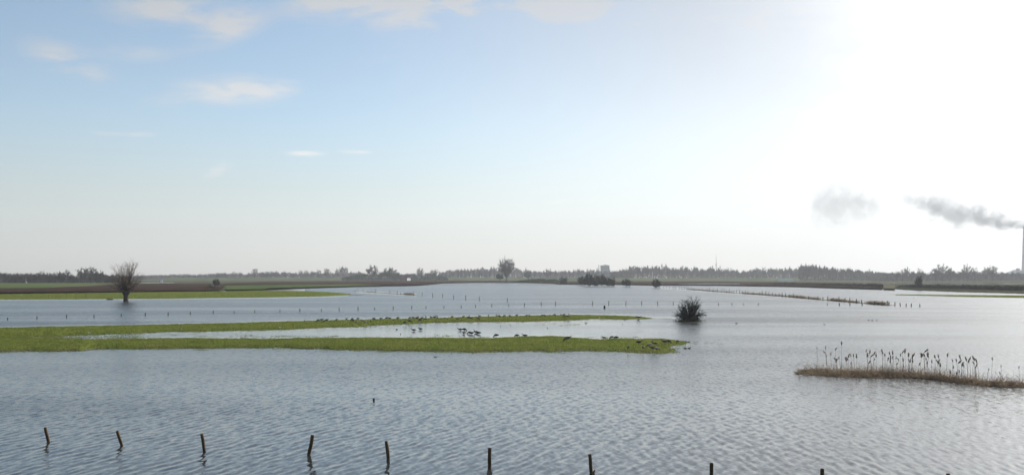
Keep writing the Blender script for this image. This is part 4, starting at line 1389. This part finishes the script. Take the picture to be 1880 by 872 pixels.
def bird(flock, px, py, kind, pose, face, z=0.0, s=1.0):
    FLOCKS.setdefault(flock, []).append((px, py, kind, pose, face, z, s))


RZ = .17
for px, py, kind, pose, face in (
        (584, 590.5, 'goose', 'grazing', 'L'), (590.5, 589.5, 'goose', 'watchful', 'R'), (595.5, 591.2, 'goose', 'grazing', 'L'), (600, 590, 'goose', 'watchful', 'R'), (618, 589.6, 'goose', 'grazing', 'L'), (636, 588, 'goose', 'watchful', 'A'),
        (646.7, 588, 'goose', 'grazing', 'L'), (648, 591, 'goose', 'grazing', 'R'), (657.3, 587.7, 'goose', 'grazing', 'L'), (655, 593, 'pale', 'grazing', 'L'), (665, 591, 'pale', 'grazing', 'R'), (671, 593.7, 'pale', 'grazing', 'L'), (680, 592.3, 'goose', 'grazing', 'A'),
        (686.5, 587.6, 'goose', 'grazing', 'R'), (699, 587.3, 'goose', 'watchful', 'R'), (710, 586.4, 'goose', 'grazing', 'L'), (715, 587, 'goose', 'watchful', 'L'), (723, 590, 'goose', 'grazing', 'A'), (730.5, 586, 'goose', 'grazing', 'L'), (736, 589.5, 'pale', 'grazing', 'A'),
        (747, 589, 'pale', 'grazing', 'R'), (752.5, 585.6, 'goose', 'grazing', 'L'), (758.5, 585.8, 'goose', 'grazing', 'R'), (752.5, 592, 'goose', 'grazing', 'R'), (743, 594.5, 'goose', 'grazing', 'L'), (765, 586, 'goose', 'grazing', 'R'), (768, 585, 'goose', 'watchful', 'A'),
        (774.5, 586, 'goose', 'upright', 'R'), (782, 585, 'goose', 'upright', 'A'), (771.5, 590, 'goose', 'grazing', 'L'), (781, 588.5, 'goose', 'watchful', 'L'), (791.6, 585, 'goose', 'upright', 'L'), (798, 584.8, 'goose', 'upright', 'R'), (802.8, 584.6, 'goose', 'watchful', 'A'),
        (806.5, 588, 'pale', 'grazing', 'R'), (819, 586.5, 'pale', 'grazing', 'R'), (830, 584.2, 'goose', 'grazing', 'L'), (839.7, 588.4, 'goose', 'watchful', 'L'), (851, 583.6, 'goose', 'grazing', 'L'), (859.5, 585, 'goose', 'grazing', 'R'), (861.5, 583.8, 'goose', 'upright', 'A'),
        (864.8, 586.3, 'goose', 'grazing', 'R'), (878.5, 587.8, 'goose', 'watchful', 'L'), (880.5, 582.8, 'goose', 'upright', 'L'), (897, 582.2, 'goose', 'watchful', 'A'), (911.5, 582, 'goose', 'upright', 'A'), (916.5, 582.2, 'goose', 'grazing', 'R'), (926, 582, 'goose', 'grazing', 'L'),
        (936, 581.8, 'goose', 'grazing', 'R'), (948.7, 581.4, 'goose', 'upright', 'R'), (967, 581.3, 'goose', 'grazing', 'L'), (972, 581.2, 'goose', 'grazing', 'A'), (995.7, 580.9, 'goose', 'grazing', 'L'), (1000, 581, 'goose', 'grazing', 'R'), (1009.4, 581, 'goose', 'watchful', 'A'),
        (1018, 580.3, 'goose', 'grazing', 'L'), (1029.8, 580.2, 'goose', 'watchful', 'A'), (1035, 580.1, 'goose', 'watchful', 'R'), (1044.7, 580.2, 'goose', 'watchful', 'A'), (1037.5, 583, 'goose', 'grazing', 'L'), (1042.5, 583.6, 'goose', 'grazing', 'R'),
        (1170, 584, 'goose', 'watchful', 'L'), (1174, 585, 'goose', 'watchful', 'R')):
    bird('rear', px, py, kind, pose, face, RZ)
for px, py, kind, pose, face in (
        (1039.5, 626.5, 'goose', 'grazing', 'L'), (1042.8, 624, 'goose', 'watchful', 'R'), (1109.4, 623.5, 'pale', 'watchful', 'L'), (1123.5, 622.5, 'pale', 'grazing', 'L'), (1131.6, 623, 'goose', 'grazing', 'L'), (1154, 641.5, 'goose', 'grazing', 'A'), (1172.6, 632.5, 'goose', 'watchful', 'R'),
        (1181, 643, 'goose', 'upright', 'A'), (1192.5, 637, 'pale', 'grazing', 'L'), (1202.5, 635, 'goose', 'watchful', 'L'), (1198, 643, 'goose', 'watchful', 'L'), (1206, 644, 'pale', 'grazing', 'R'), (1220.6, 632, 'goose', 'watchful', 'L'), (1227.5, 630.5, 'goose', 'grazing', 'R'),
        (1244.6, 630.5, 'goose', 'grazing', 'A')):
    bird('front', px, py, kind, pose, face, .2)
for px, py, kind, pose, face in (
        (759.6, 607.5, 'wader', 'watchful', 'L'), (772, 605.5, 'wader', 'watchful', 'L'), (845, 606.8, 'wader', 'watchful', 'L'), (852.7, 607, 'wader', 'grazing', 'R'), (851.3, 613, 'wader', 'upright', 'A'), (862, 613, 'wader', 'grazing', 'L'), (865.5, 613.5, 'wader', 'watchful', 'R'),
        (874, 611.5, 'wader', 'upright', 'L'), (879, 613.5, 'wader', 'grazing', 'L'), (911, 618, 'wader', 'grazing', 'L'), (948.8, 618, 'wader', 'grazing', 'L'), (964, 618.3, 'wader', 'watchful', 'L')):
    bird('pool', px, py, kind, pose, face, 0, 1.05)
for px, py, kind, face in ((728.3, 605, 'duck', 'L'), (735.5, 613.5, 'duck', 'A'), (919.4, 598.8, 'duck', 'A'), (937, 597.4, 'duck', 'A'), (1005, 602.3, 'duck', 'A'), (1075.7, 593.8, 'duck', 'L'), (1130, 587.3, 'duck', 'A'), (1143, 595.6, 'duck', 'A'), (1147.5, 587.4, 'duck', 'L')):
    bird('poolduck', px, py, kind, 'swimming', face)
for px, py, kind, face in ((1258, 628, 'shelduck', 'L'), (1264.5, 628.4, 'duck', 'R'), (1258.6, 640, 'duck', 'L'), (1265.7, 639.6, 'duck', 'R'), (1271.5, 596.3, 'duck', 'L'), (1278, 594.6, 'duck', 'R'), (1172.3, 588, 'shelduck', 'R')):
    bird('tipduck', px, py, kind, 'swimming', face)
for px, py, face in ((1352, 594, 'R'), (1513.6, 595.8, 'L'), (1595, 588.2, 'L'), (1601, 588.8, 'R'), (1610, 589, 'L'), (1475, 532.4, 'R'), (1556, 533.6, 'L'), (1571.7, 535.2, 'R'), (1594.6, 536, 'L'), (1611, 537, 'R'), (1613.5, 536.8, 'L'), (1676.6, 547.4, 'L'), (1704, 550.4, 'R'), (1712, 549.8, 'L'), (1735, 554.2, 'R'), (1391, 559.6, 'L')):
    bird('openduck', px, py, 'duck', 'swimming', face)
for px, py, face, pose, z in ((164, 612.6, 'L', 'standing', .12), (202, 549.3, 'L', 'standing', .2), (334, 605.5, 'L', 'standing', .05), (329, 596.4, 'R', 'standing', .1), (514.5, 603, 'L', 'standing', .1), (491, 593, 'L', 'standing', .1), (450, 543.4, 'L', 'standing', .25), (392, 547.6, 'R', 'swimming', 0),
                              (770.7, 593, 'R', 'standing', .12), (797, 593, 'L', 'standing', .05), (800, 655.4, 'R', 'swimming', 0), (986, 592.6, 'L', 'standing', .03), (1101, 584.5, 'A', 'standing', .15), (279, 548.8, 'L', 'swimming', 0), (266.5, 549.2, 'R', 'swimming', 0), (296, 548.6, 'R', 'swimming', 0)):
    bird('gulls', px, py, 'gull', pose, face, z)
for px, py, face in ((528, 592.2, 'A'), (559, 590.4, 'A')):
    bird('rear', px, py, 'goose', 'watchful', face, RZ, .7)

GROUP = {'rear': 'geese on the rear grass spit', 'front': 'geese on the front grass spit', 'pool': 'geese wading in the pool between the spits', 'poolduck': 'small ducks in the pool between the spits', 'tipduck': 'ducks off the tips of the spits',
         'openduck': 'ducks on the open water', 'gulls': 'white gulls'}
WHERE = {'rear': 'on the rear grass spit, %s goose from the left', 'front': 'on the front grass spit, %s goose from the left', 'pool': 'wading in the pool between the spits, %s goose from the left', 'poolduck': 'in the pool between the spits, %s from left',
         'tipduck': 'off the spit tips, %s from left', 'openduck': 'on open water right of the bush, %s from left', 'gulls': 'by the grass spits, %s gull from left'}
for fl, birds in FLOCKS.items():
    birds.sort()
    for i, (px, py, kind, pose, face, z, s) in enumerate(birds):
        rr = random.Random(int(px * 31 + py))
        A = at(px, py, z)
        o = bpy.data.objects.new({'gull': 'gull', 'duck': 'duck', 'shelduck': 'duck'}.get(kind, 'goose'), BIRD[kind, pose])
        COL.objects.link(o)
        o.location = A
        o.rotation_euler.z = {'L': math.pi, 'R': 0.0, 'A': math.pi / 2}[face] + rr.uniform(-.45, .45)
        k = s * rr.uniform(.90, 1.08) * {'gull': .42, 'duck': .42, 'shelduck': .46, 'pale': .62}.get(kind, .60)
        o.scale = (k, k, k)
        look = {'goose': 'dark', 'pale': 'pale rumped', 'wader': 'dark', 'gull': 'small white', 'duck': 'small dark', 'shelduck': 'black and white'}[kind]
        nm = {'gull': 'gull', 'duck': 'duck', 'shelduck': 'duck'}.get(kind, 'goose')
        tag(o, '%s %s %s %s' % (look, nm, pose, WHERE[fl] % ordinal(i + 1)), nm, GROUP[fl])


# ------------------------------------------------------------------ buildings on the skyline
def farmhouse():
    p = deep(744, 509, 1180)
    r = empty('farmhouse', (p.x, p.y, LAND))
    r.rotation_euler.z = R(-28)
    r.scale = (.8, .8, .8)
    b = MB()
    b.box(-6, 6, -4, 4, -.3, 3.4)
    b.build('wall', M['brick'], r)
    b = MB()
    b.v = [Vector(q) for q in ((-6.4, -4.5, 3.3), (6.0, -4.5, 3.3), (6.0, 0, 7.6), (-6.4, 0, 7.6), (-6.4, 4.5, 3.3), (6.0, 4.5, 3.3))]
    b.f = [(0, 1, 2, 3), (3, 2, 5, 4), (0, 3, 4), (0, 4, 5, 1)]
    b.m = [0] * 4
    roof = b.build('roof', M['rooftile'], r)
    b = MB()
    b.box(-3.4, -2.4, -.5, .5, 7.0, 8.9)
    b.build('chimney', M['brick'], roof)
    b = MB()
    b.v = [Vector(q) for q in ((6.02, -4.2, -.3), (6.3, -4.2, -.3), (6.3, 4.2, -.3), (6.02, 4.2, -.3), (6.02, -4.2, 3.0), (6.3, -4.2, 3.0), (6.3, 4.2, 3.0), (6.02, 4.2, 3.0), (6.02, 0, 3.8), (6.3, 0, 3.8))]
    b.f = [(0, 1, 5, 4), (1, 2, 6, 5), (2, 3, 7, 6), (3, 0, 4, 7), (4, 5, 9, 8), (6, 7, 8, 9), (5, 6, 9), (4, 8, 7)]
    b.m = [0] * 8
    g_ = b.build('gable_wall', M['white'], r)
    for y in (-2.2, 1.0):
        b = MB()
        b.box(6.3, 6.36, y, y + 1.2, 1.0, 2.6)
        b.build('window', M['glass'], r)
    for x in (-4.5, -1.5, 2.5):
        b = MB()
        b.box(x, x + 1.3, -4.06, -4.0, 1.0, 2.5)
        b.build('window', M['glass'], r)
    tag(r, 'farmhouse with a red roof and white gable on the skyline', 'house')


def flat_block(name, px0, px1, top, dist, mat, label, cat, floors=0, roofmat='shed', overhang=.5, depth=14, bays=0):
    a, c = deep(px0, top, dist), deep(px1, top, dist)
    w = (c.x - a.x) / 2
    r = empty(name, ((a.x + c.x) / 2, dist, LAND))
    H = a.z - LAND
    b = MB()
    b.box(-w, w, 0, depth, -.4, H - .6)
    b.build('wall', M[mat], r)
    b = MB()
    b.box(-w - overhang, w + overhang, -overhang, depth + overhang, H - .6, H)
    b.build('roof', M[roofmat], r)
    for f in range(floors):
        z = 2.2 + f * (H - 3) / floors
        for q in range(bays):
            x = -w + (q + .5) * 2 * w / bays
            b = MB()
            b.box(x - w / bays * .7, x + w / bays * .7, -.08, 0, z, z + 1.6)
            b.build('window', M['glass'], r)
    return tag(r, label, cat), H, w


farmhouse()
t, H, w = flat_block('office_tower', 1103.5, 1119, 487, 2150, 'concrete', 'grey block shaped tower rising behind the flooded thicket', 'tower', 6, 'concrete', .4, 16, 4)
b = MB()
b.tube([(-w - 4.2, 4, -.4), (-w - 4.2, 4, H * .6), (-w - 4.2, 4, H + 1.4)], [1.1, .95, .8], 10)
b.build('flue', M['concrete'], t, True)
b = MB()
b.box(-w * .3, w * .5, 4, 9, H, H + 1.2)
b.build('plant_room', M['shed'], t)
flat_block('factory_hall', 1613, 1641, 501.8, 1500, 'shed', 'low flat roofed hall above the sandy gap', 'factory', 1, 'shed', 1.0, 30, 5)
flat_block('factory_hall', 1776, 1799.5, 499, 1500, 'shed', 'flat roofed grey hall behind the trees left of the chimney', 'factory', 1, 'shed', .6, 30, 4)
flat_block('greenhouse', 1432, 1458, 512.6, 1000, 'white', 'long low white greenhouse below the right hand wood', 'greenhouse', 0, 'white', .3, 8)
flat_block('farm_shed', 14, 42, 512, 752, 'brick', 'low brown farm shed half hidden in the left hand wood', 'shed', 1, 'brick', .5, 7, 3)
flat_block('white_hut', 46, 48.2, 511, 746, 'white', 'tiny white hut glinting in the left hand wood', 'hut', 0, 'white', .1, 2)
for px, lab in ((295.3, 'shorter white marker post on the far field behind the willow'), (298, 'taller white marker post on the far field behind the willow')):
    A = at(px, 518.8, LAND)
    h = (4.6 if px < 296 else 6) * A.y / FPX
    b = MB()
    b.box(-.35, .35, -.1, .1, -.3, h)
    b.box(-.42, .42, -.16, .16, h, h + .15)
    o = b.build('marker_post', M['white'])
    o.location = A
    tag(o, lab, 'post', 'white marker posts')


def mast():
    p = deep(1315, 508, 2350)
    top = deep(1315, 468, 2350).z
    r = empty('radio_mast', (p.x, p.y, LAND))
    b = MB()
    for k in range(3):
        a0 = 2 * math.pi * k / 3
        b.tube([(1.5 * math.cos(a0), 1.5 * math.sin(a0), -.3), (.75 * math.cos(a0), .75 * math.sin(a0), top * .58)], [.34, .26], 5)
    for q in range(14):
        z = top * .58 * q / 14
        rr = 1.5 - .75 * q / 14
        for k in range(3):
            a0, a1 = 2 * math.pi * k / 3, 2 * math.pi * (k + 1) / 3
            b.tube([(rr * math.cos(a0), rr * math.sin(a0), z), (rr * .95 * math.cos(a1), rr * .95 * math.sin(a1), z + top * .04)], [.14, .14], 4)
    b.build('lattice', M['steel'], r)
    b = MB()
    b.tube([(0, 0, top * .56), (0, 0, top * .8), (0, 0, top)], [.7, .45, .22], 8)
    b.build('aerial', M['steel'], r)
    b = MB()
    b.tube([(0, 0, top * .57), (0, 0, top * .57 + 2.2)], [1.7, 1.7], 10)
    b.build('platform', M['concrete'], r)
    tag(r, 'tall thin radio mast rising above the right hand woods', 'mast')


mast()


def power_station():
    d = 2000
    k = d / FPX
    c = deep(1886, 508, d)
    top = deep(1886, 415.5, d).z
    r = empty('power_station_chimney', (c.x, c.y, LAND))
    b = MB()
    n_ = 10
    b.tube([(0, 0, -.5 + (top - LAND) * i / n_) for i in range(n_ + 1)], [11.0 - 5.2 * (i / n_) ** .8 for i in range(n_ + 1)], 24)
    b.build('shaft', M['stack'], r, True)
    b = MB()
    b.tube([(0, 0, (top - LAND) * .955), (0, 0, top - LAND + .4)], [6.3, 6.2], 24)
    b.build('rim', M['stackband'], r, True)
    tag(r, 'tall pinkish power station chimney at the edge of view, smoking', 'chimney')
    p = deep(1866, 508, d - 60)
    r2 = empty('boiler_house', (p.x, p.y, LAND))
    kk = (d - 60) / FPX
    b = MB()
    h0, h1 = (508 - 506.5) * kk + 4.4, (508 - 496) * kk + 4.4
    x0, x1 = -13 * kk, 30 * kk
    b.v = [Vector(q) for q in ((x0, 0, -.4), (x1, 0, -.4), (x1, 40, -.4), (x0, 40, -.4), (x0, 0, h0), (14 * kk, 0, h1), (x1, 0, h1), (x0, 40, h0), (14 * kk, 40, h1), (x1, 40, h1))]
    b.f = [(0, 1, 6, 5, 4), (3, 7, 8, 9, 2), (0, 4, 7, 3), (1, 2, 9, 6)]
    b.m = [0] * 4
    b.build('wall', M['shed'], r2)
    b = MB()
    for s in (0, .8):
        b.v += [Vector((x0 - 1, -1, h0 + .05 + s)), Vector((14 * kk, -1, h1 + .05 + s)), Vector((x1, -1, h1 + .05 + s)), Vector((x0 - 1, 41, h0 + .05 + s)), Vector((14 * kk, 41, h1 + .05 + s)), Vector((x1, 41, h1 + .05 + s))]
    b.f = [(0, 3, 4, 1), (1, 4, 5, 2), (6, 7, 10, 9), (7, 8, 11, 10), (0, 1, 7, 6), (1, 2, 8, 7), (3, 9, 10, 4), (4, 10, 11, 5), (0, 6, 9, 3), (2, 5, 11, 8)]
    b.m = [0] * 10
    b.build('roof', M['concrete'], r2)
    b = MB()
    b.box(5 * kk, 9 * kk, 5, 12, h1 - 1, h1 + 3.6)
    b.build('vent_house', M['shed'], r2)
    for q in range(5):
        b = MB()
        b.box((q * 7 - 8) * kk, (q * 7 - 4) * kk, -.2, 0, 2, 3.6)
        b.build('window', M['glass'], r2)
    tag(r2, 'grey boiler house with a sloping roof below the chimney', 'factory')
    p = deep(1850, 508, 1500)
    b = MB()
    hh = deep(1850, 500, 1500).z - LAND
    b.tube([(0, 0, -.4), (0, 0, hh * .9), (0, 0, hh)], [.9, .7, .6], 10)
    b.tube([(0, 0, hh * .86), (0, 0, hh * .9)], [1.1, 1.1], 10)
    o = b.build('vent_stack', M['shed'], smooth=True)
    o.location = (p.x, p.y, LAND)
    tag(o, 'short grey vent stack left of the boiler house', 'stack')


power_station()


# ------------------------------------------------------------------ smoke
def smoke(name, cx, cyy, cz, sx, sy, sz, axis, radius, dens, label, seed, fade, wander):
    """a closed body of smoke; its shader thickens it along an axis (x, z and radius as curves of the way along it)"""
    b = MB()
    b.box(-sx, sx, -sy, sy, -sz, sz)
    o = b.build(name, [])
    o.location = (cx, cyy, cz)
    m = bpy.data.materials.new(name + '_volume')
    m.use_nodes = True
    m.node_tree.nodes.remove(m.node_tree.nodes['Principled BSDF'])
    g = G(m.node_tree)
    tc = g.n('ShaderNodeTexCoord')
    P = tc.outputs['Object']
    sep = g.n('ShaderNodeSeparateXYZ')
    g.put(sep.inputs[0], P)
    X, Y, Z = sep.outputs
    t = g.m('DIVIDE', g.m('ADD', X, sx), 2 * sx)          # 0 at the left end, 1 at the right

    def curve(pts):
        fc = g.n('ShaderNodeFloatCurve')
        cv = fc.mapping.curves[0]
        lo, hi = min(q[1] for q in pts), max(q[1] for q in pts)
        span = max(hi - lo, 1e-6)
        for i, (u, v) in enumerate(pts):
            if i < 2:
                cv.points[i].location = (u, (v - lo) / span)
            else:
                cv.points.new(u, (v - lo) / span)
        fc.mapping.update()
        g.put(fc.inputs['Value'], t)
        return g.m('ADD', g.m('MULTIPLY', fc.outputs[0], span), lo)

    zc, rr = curve(axis), curve(radius)
    n1 = g.noise(g.mapping(P, loc=(seed, 0, 0)), .045, 5, .62, .6)
    n2 = g.noise(g.mapping(P, loc=(seed + 9, 0, 0)), .020, 2, .5)
    dz = g.m('ADD', g.m('SUBTRACT', Z, zc), g.m('MULTIPLY', g.m('SUBTRACT', n2, .5), g.m('MULTIPLY_ADD', t, -wander, 26.0)))
    q = g.m('SQRT', g.m('ADD', g.m('POWER', g.m('ABSOLUTE', dz), 2), g.m('POWER', g.m('ABSOLUTE', Y), 2)))
    fall = g.m('SUBTRACT', 1.0, g.m('DIVIDE', q, rr))
    body = g.m('ADD', fall, g.m('MULTIPLY', g.m('SUBTRACT', n1, .5), 3.4))
    body = g.ramp(body, -0.05, 1.15)
    inside = g.ramp(g.m('DIVIDE', q, rr), 1.0, 1.35, 1.0, 0.0)
    d = g.m('MULTIPLY', g.m('MULTIPLY', body, inside), g.m('MULTIPLY', curve(fade), dens))
    v = g.n('ShaderNodeVolumePrincipled')
    v.inputs['Color'].default_value = (.74, .76, .80, 1)
    v.inputs['Anisotropy'].default_value = .1
    g.put(v.inputs['Density'], d)
    m.node_tree.links.new(v.outputs[0], m.node_tree.nodes['Material Output'].inputs['Volume'])
    o.data.materials.append(m)
    tag(o, label, kind='stuff')


K2 = 2000 / FPX


def zpx(py):
    return deep(1700, py, 2000).z


L0, L1 = deep(1655, 390, 2000), deep(1886, 390, 2000)
zc0 = zpx(388)
mid = (L0.x + L1.x) / 2
half = (L1.x - L0.x) / 2
tt = lambda px: (px - 1655) / (1886 - 1655)
smoke('smoke', mid, 2000, zc0, half, 40, 50, [(0, zpx(362) - zc0), (tt(1690), zpx(370) - zc0), (tt(1735), zpx(384) - zc0), (tt(1790), zpx(396) - zc0), (tt(1830), zpx(404) - zc0), (1, zpx(415) - zc0)],
      [(0, 17), (tt(1690), 25), (tt(1740), 33), (tt(1775), 28), (tt(1820), 22), (tt(1860), 13), (1, 8)], .090, 'grey smoke plume drifting left from the chimney', 3.0, [(0, .2), (tt(1680), .45), (tt(1740), .6), (tt(1810), 1.0), (1, 2.6)], 24.0)
A0, A1 = deep(1490, 378, 2000), deep(1625, 378, 2000)
smoke('smoke', (A0.x + A1.x) / 2, 2000, zpx(380), (A1.x - A0.x) / 2, 50, 60, [(0, -10), (.4, 8), (1, -6)], [(0, 14), (.35, 52), (.7, 44), (1, 12)], .019, 'faint detached puff of smoke further left', 17.0, [(0, .4), (.4, 1), (1, .4)], 0.0)


# ------------------------------------------------------------------ haze
mb = MB()
mb.box(-3450, 3450, -3450, 3450, -2.2, 215)
hz = mb.build('haze', [])
mh = bpy.data.materials.new('haze_air')
mh.use_nodes = True
mh.node_tree.nodes.remove(mh.node_tree.nodes['Principled BSDF'])
pv = mh.node_tree.nodes.new('ShaderNodeVolumePrincipled')
pv.inputs['Color'].default_value = (.84, .90, .97, 1)
pv.inputs['Density'].default_value = .00015
pv.inputs['Anisotropy'].default_value = .3
mh.node_tree.links.new(pv.outputs[0], mh.node_tree.nodes['Material Output'].inputs['Volume'])
hz.data.materials.append(mh)
tag(hz, 'thin pale winter haze over the flooded plain', kind='stuff')
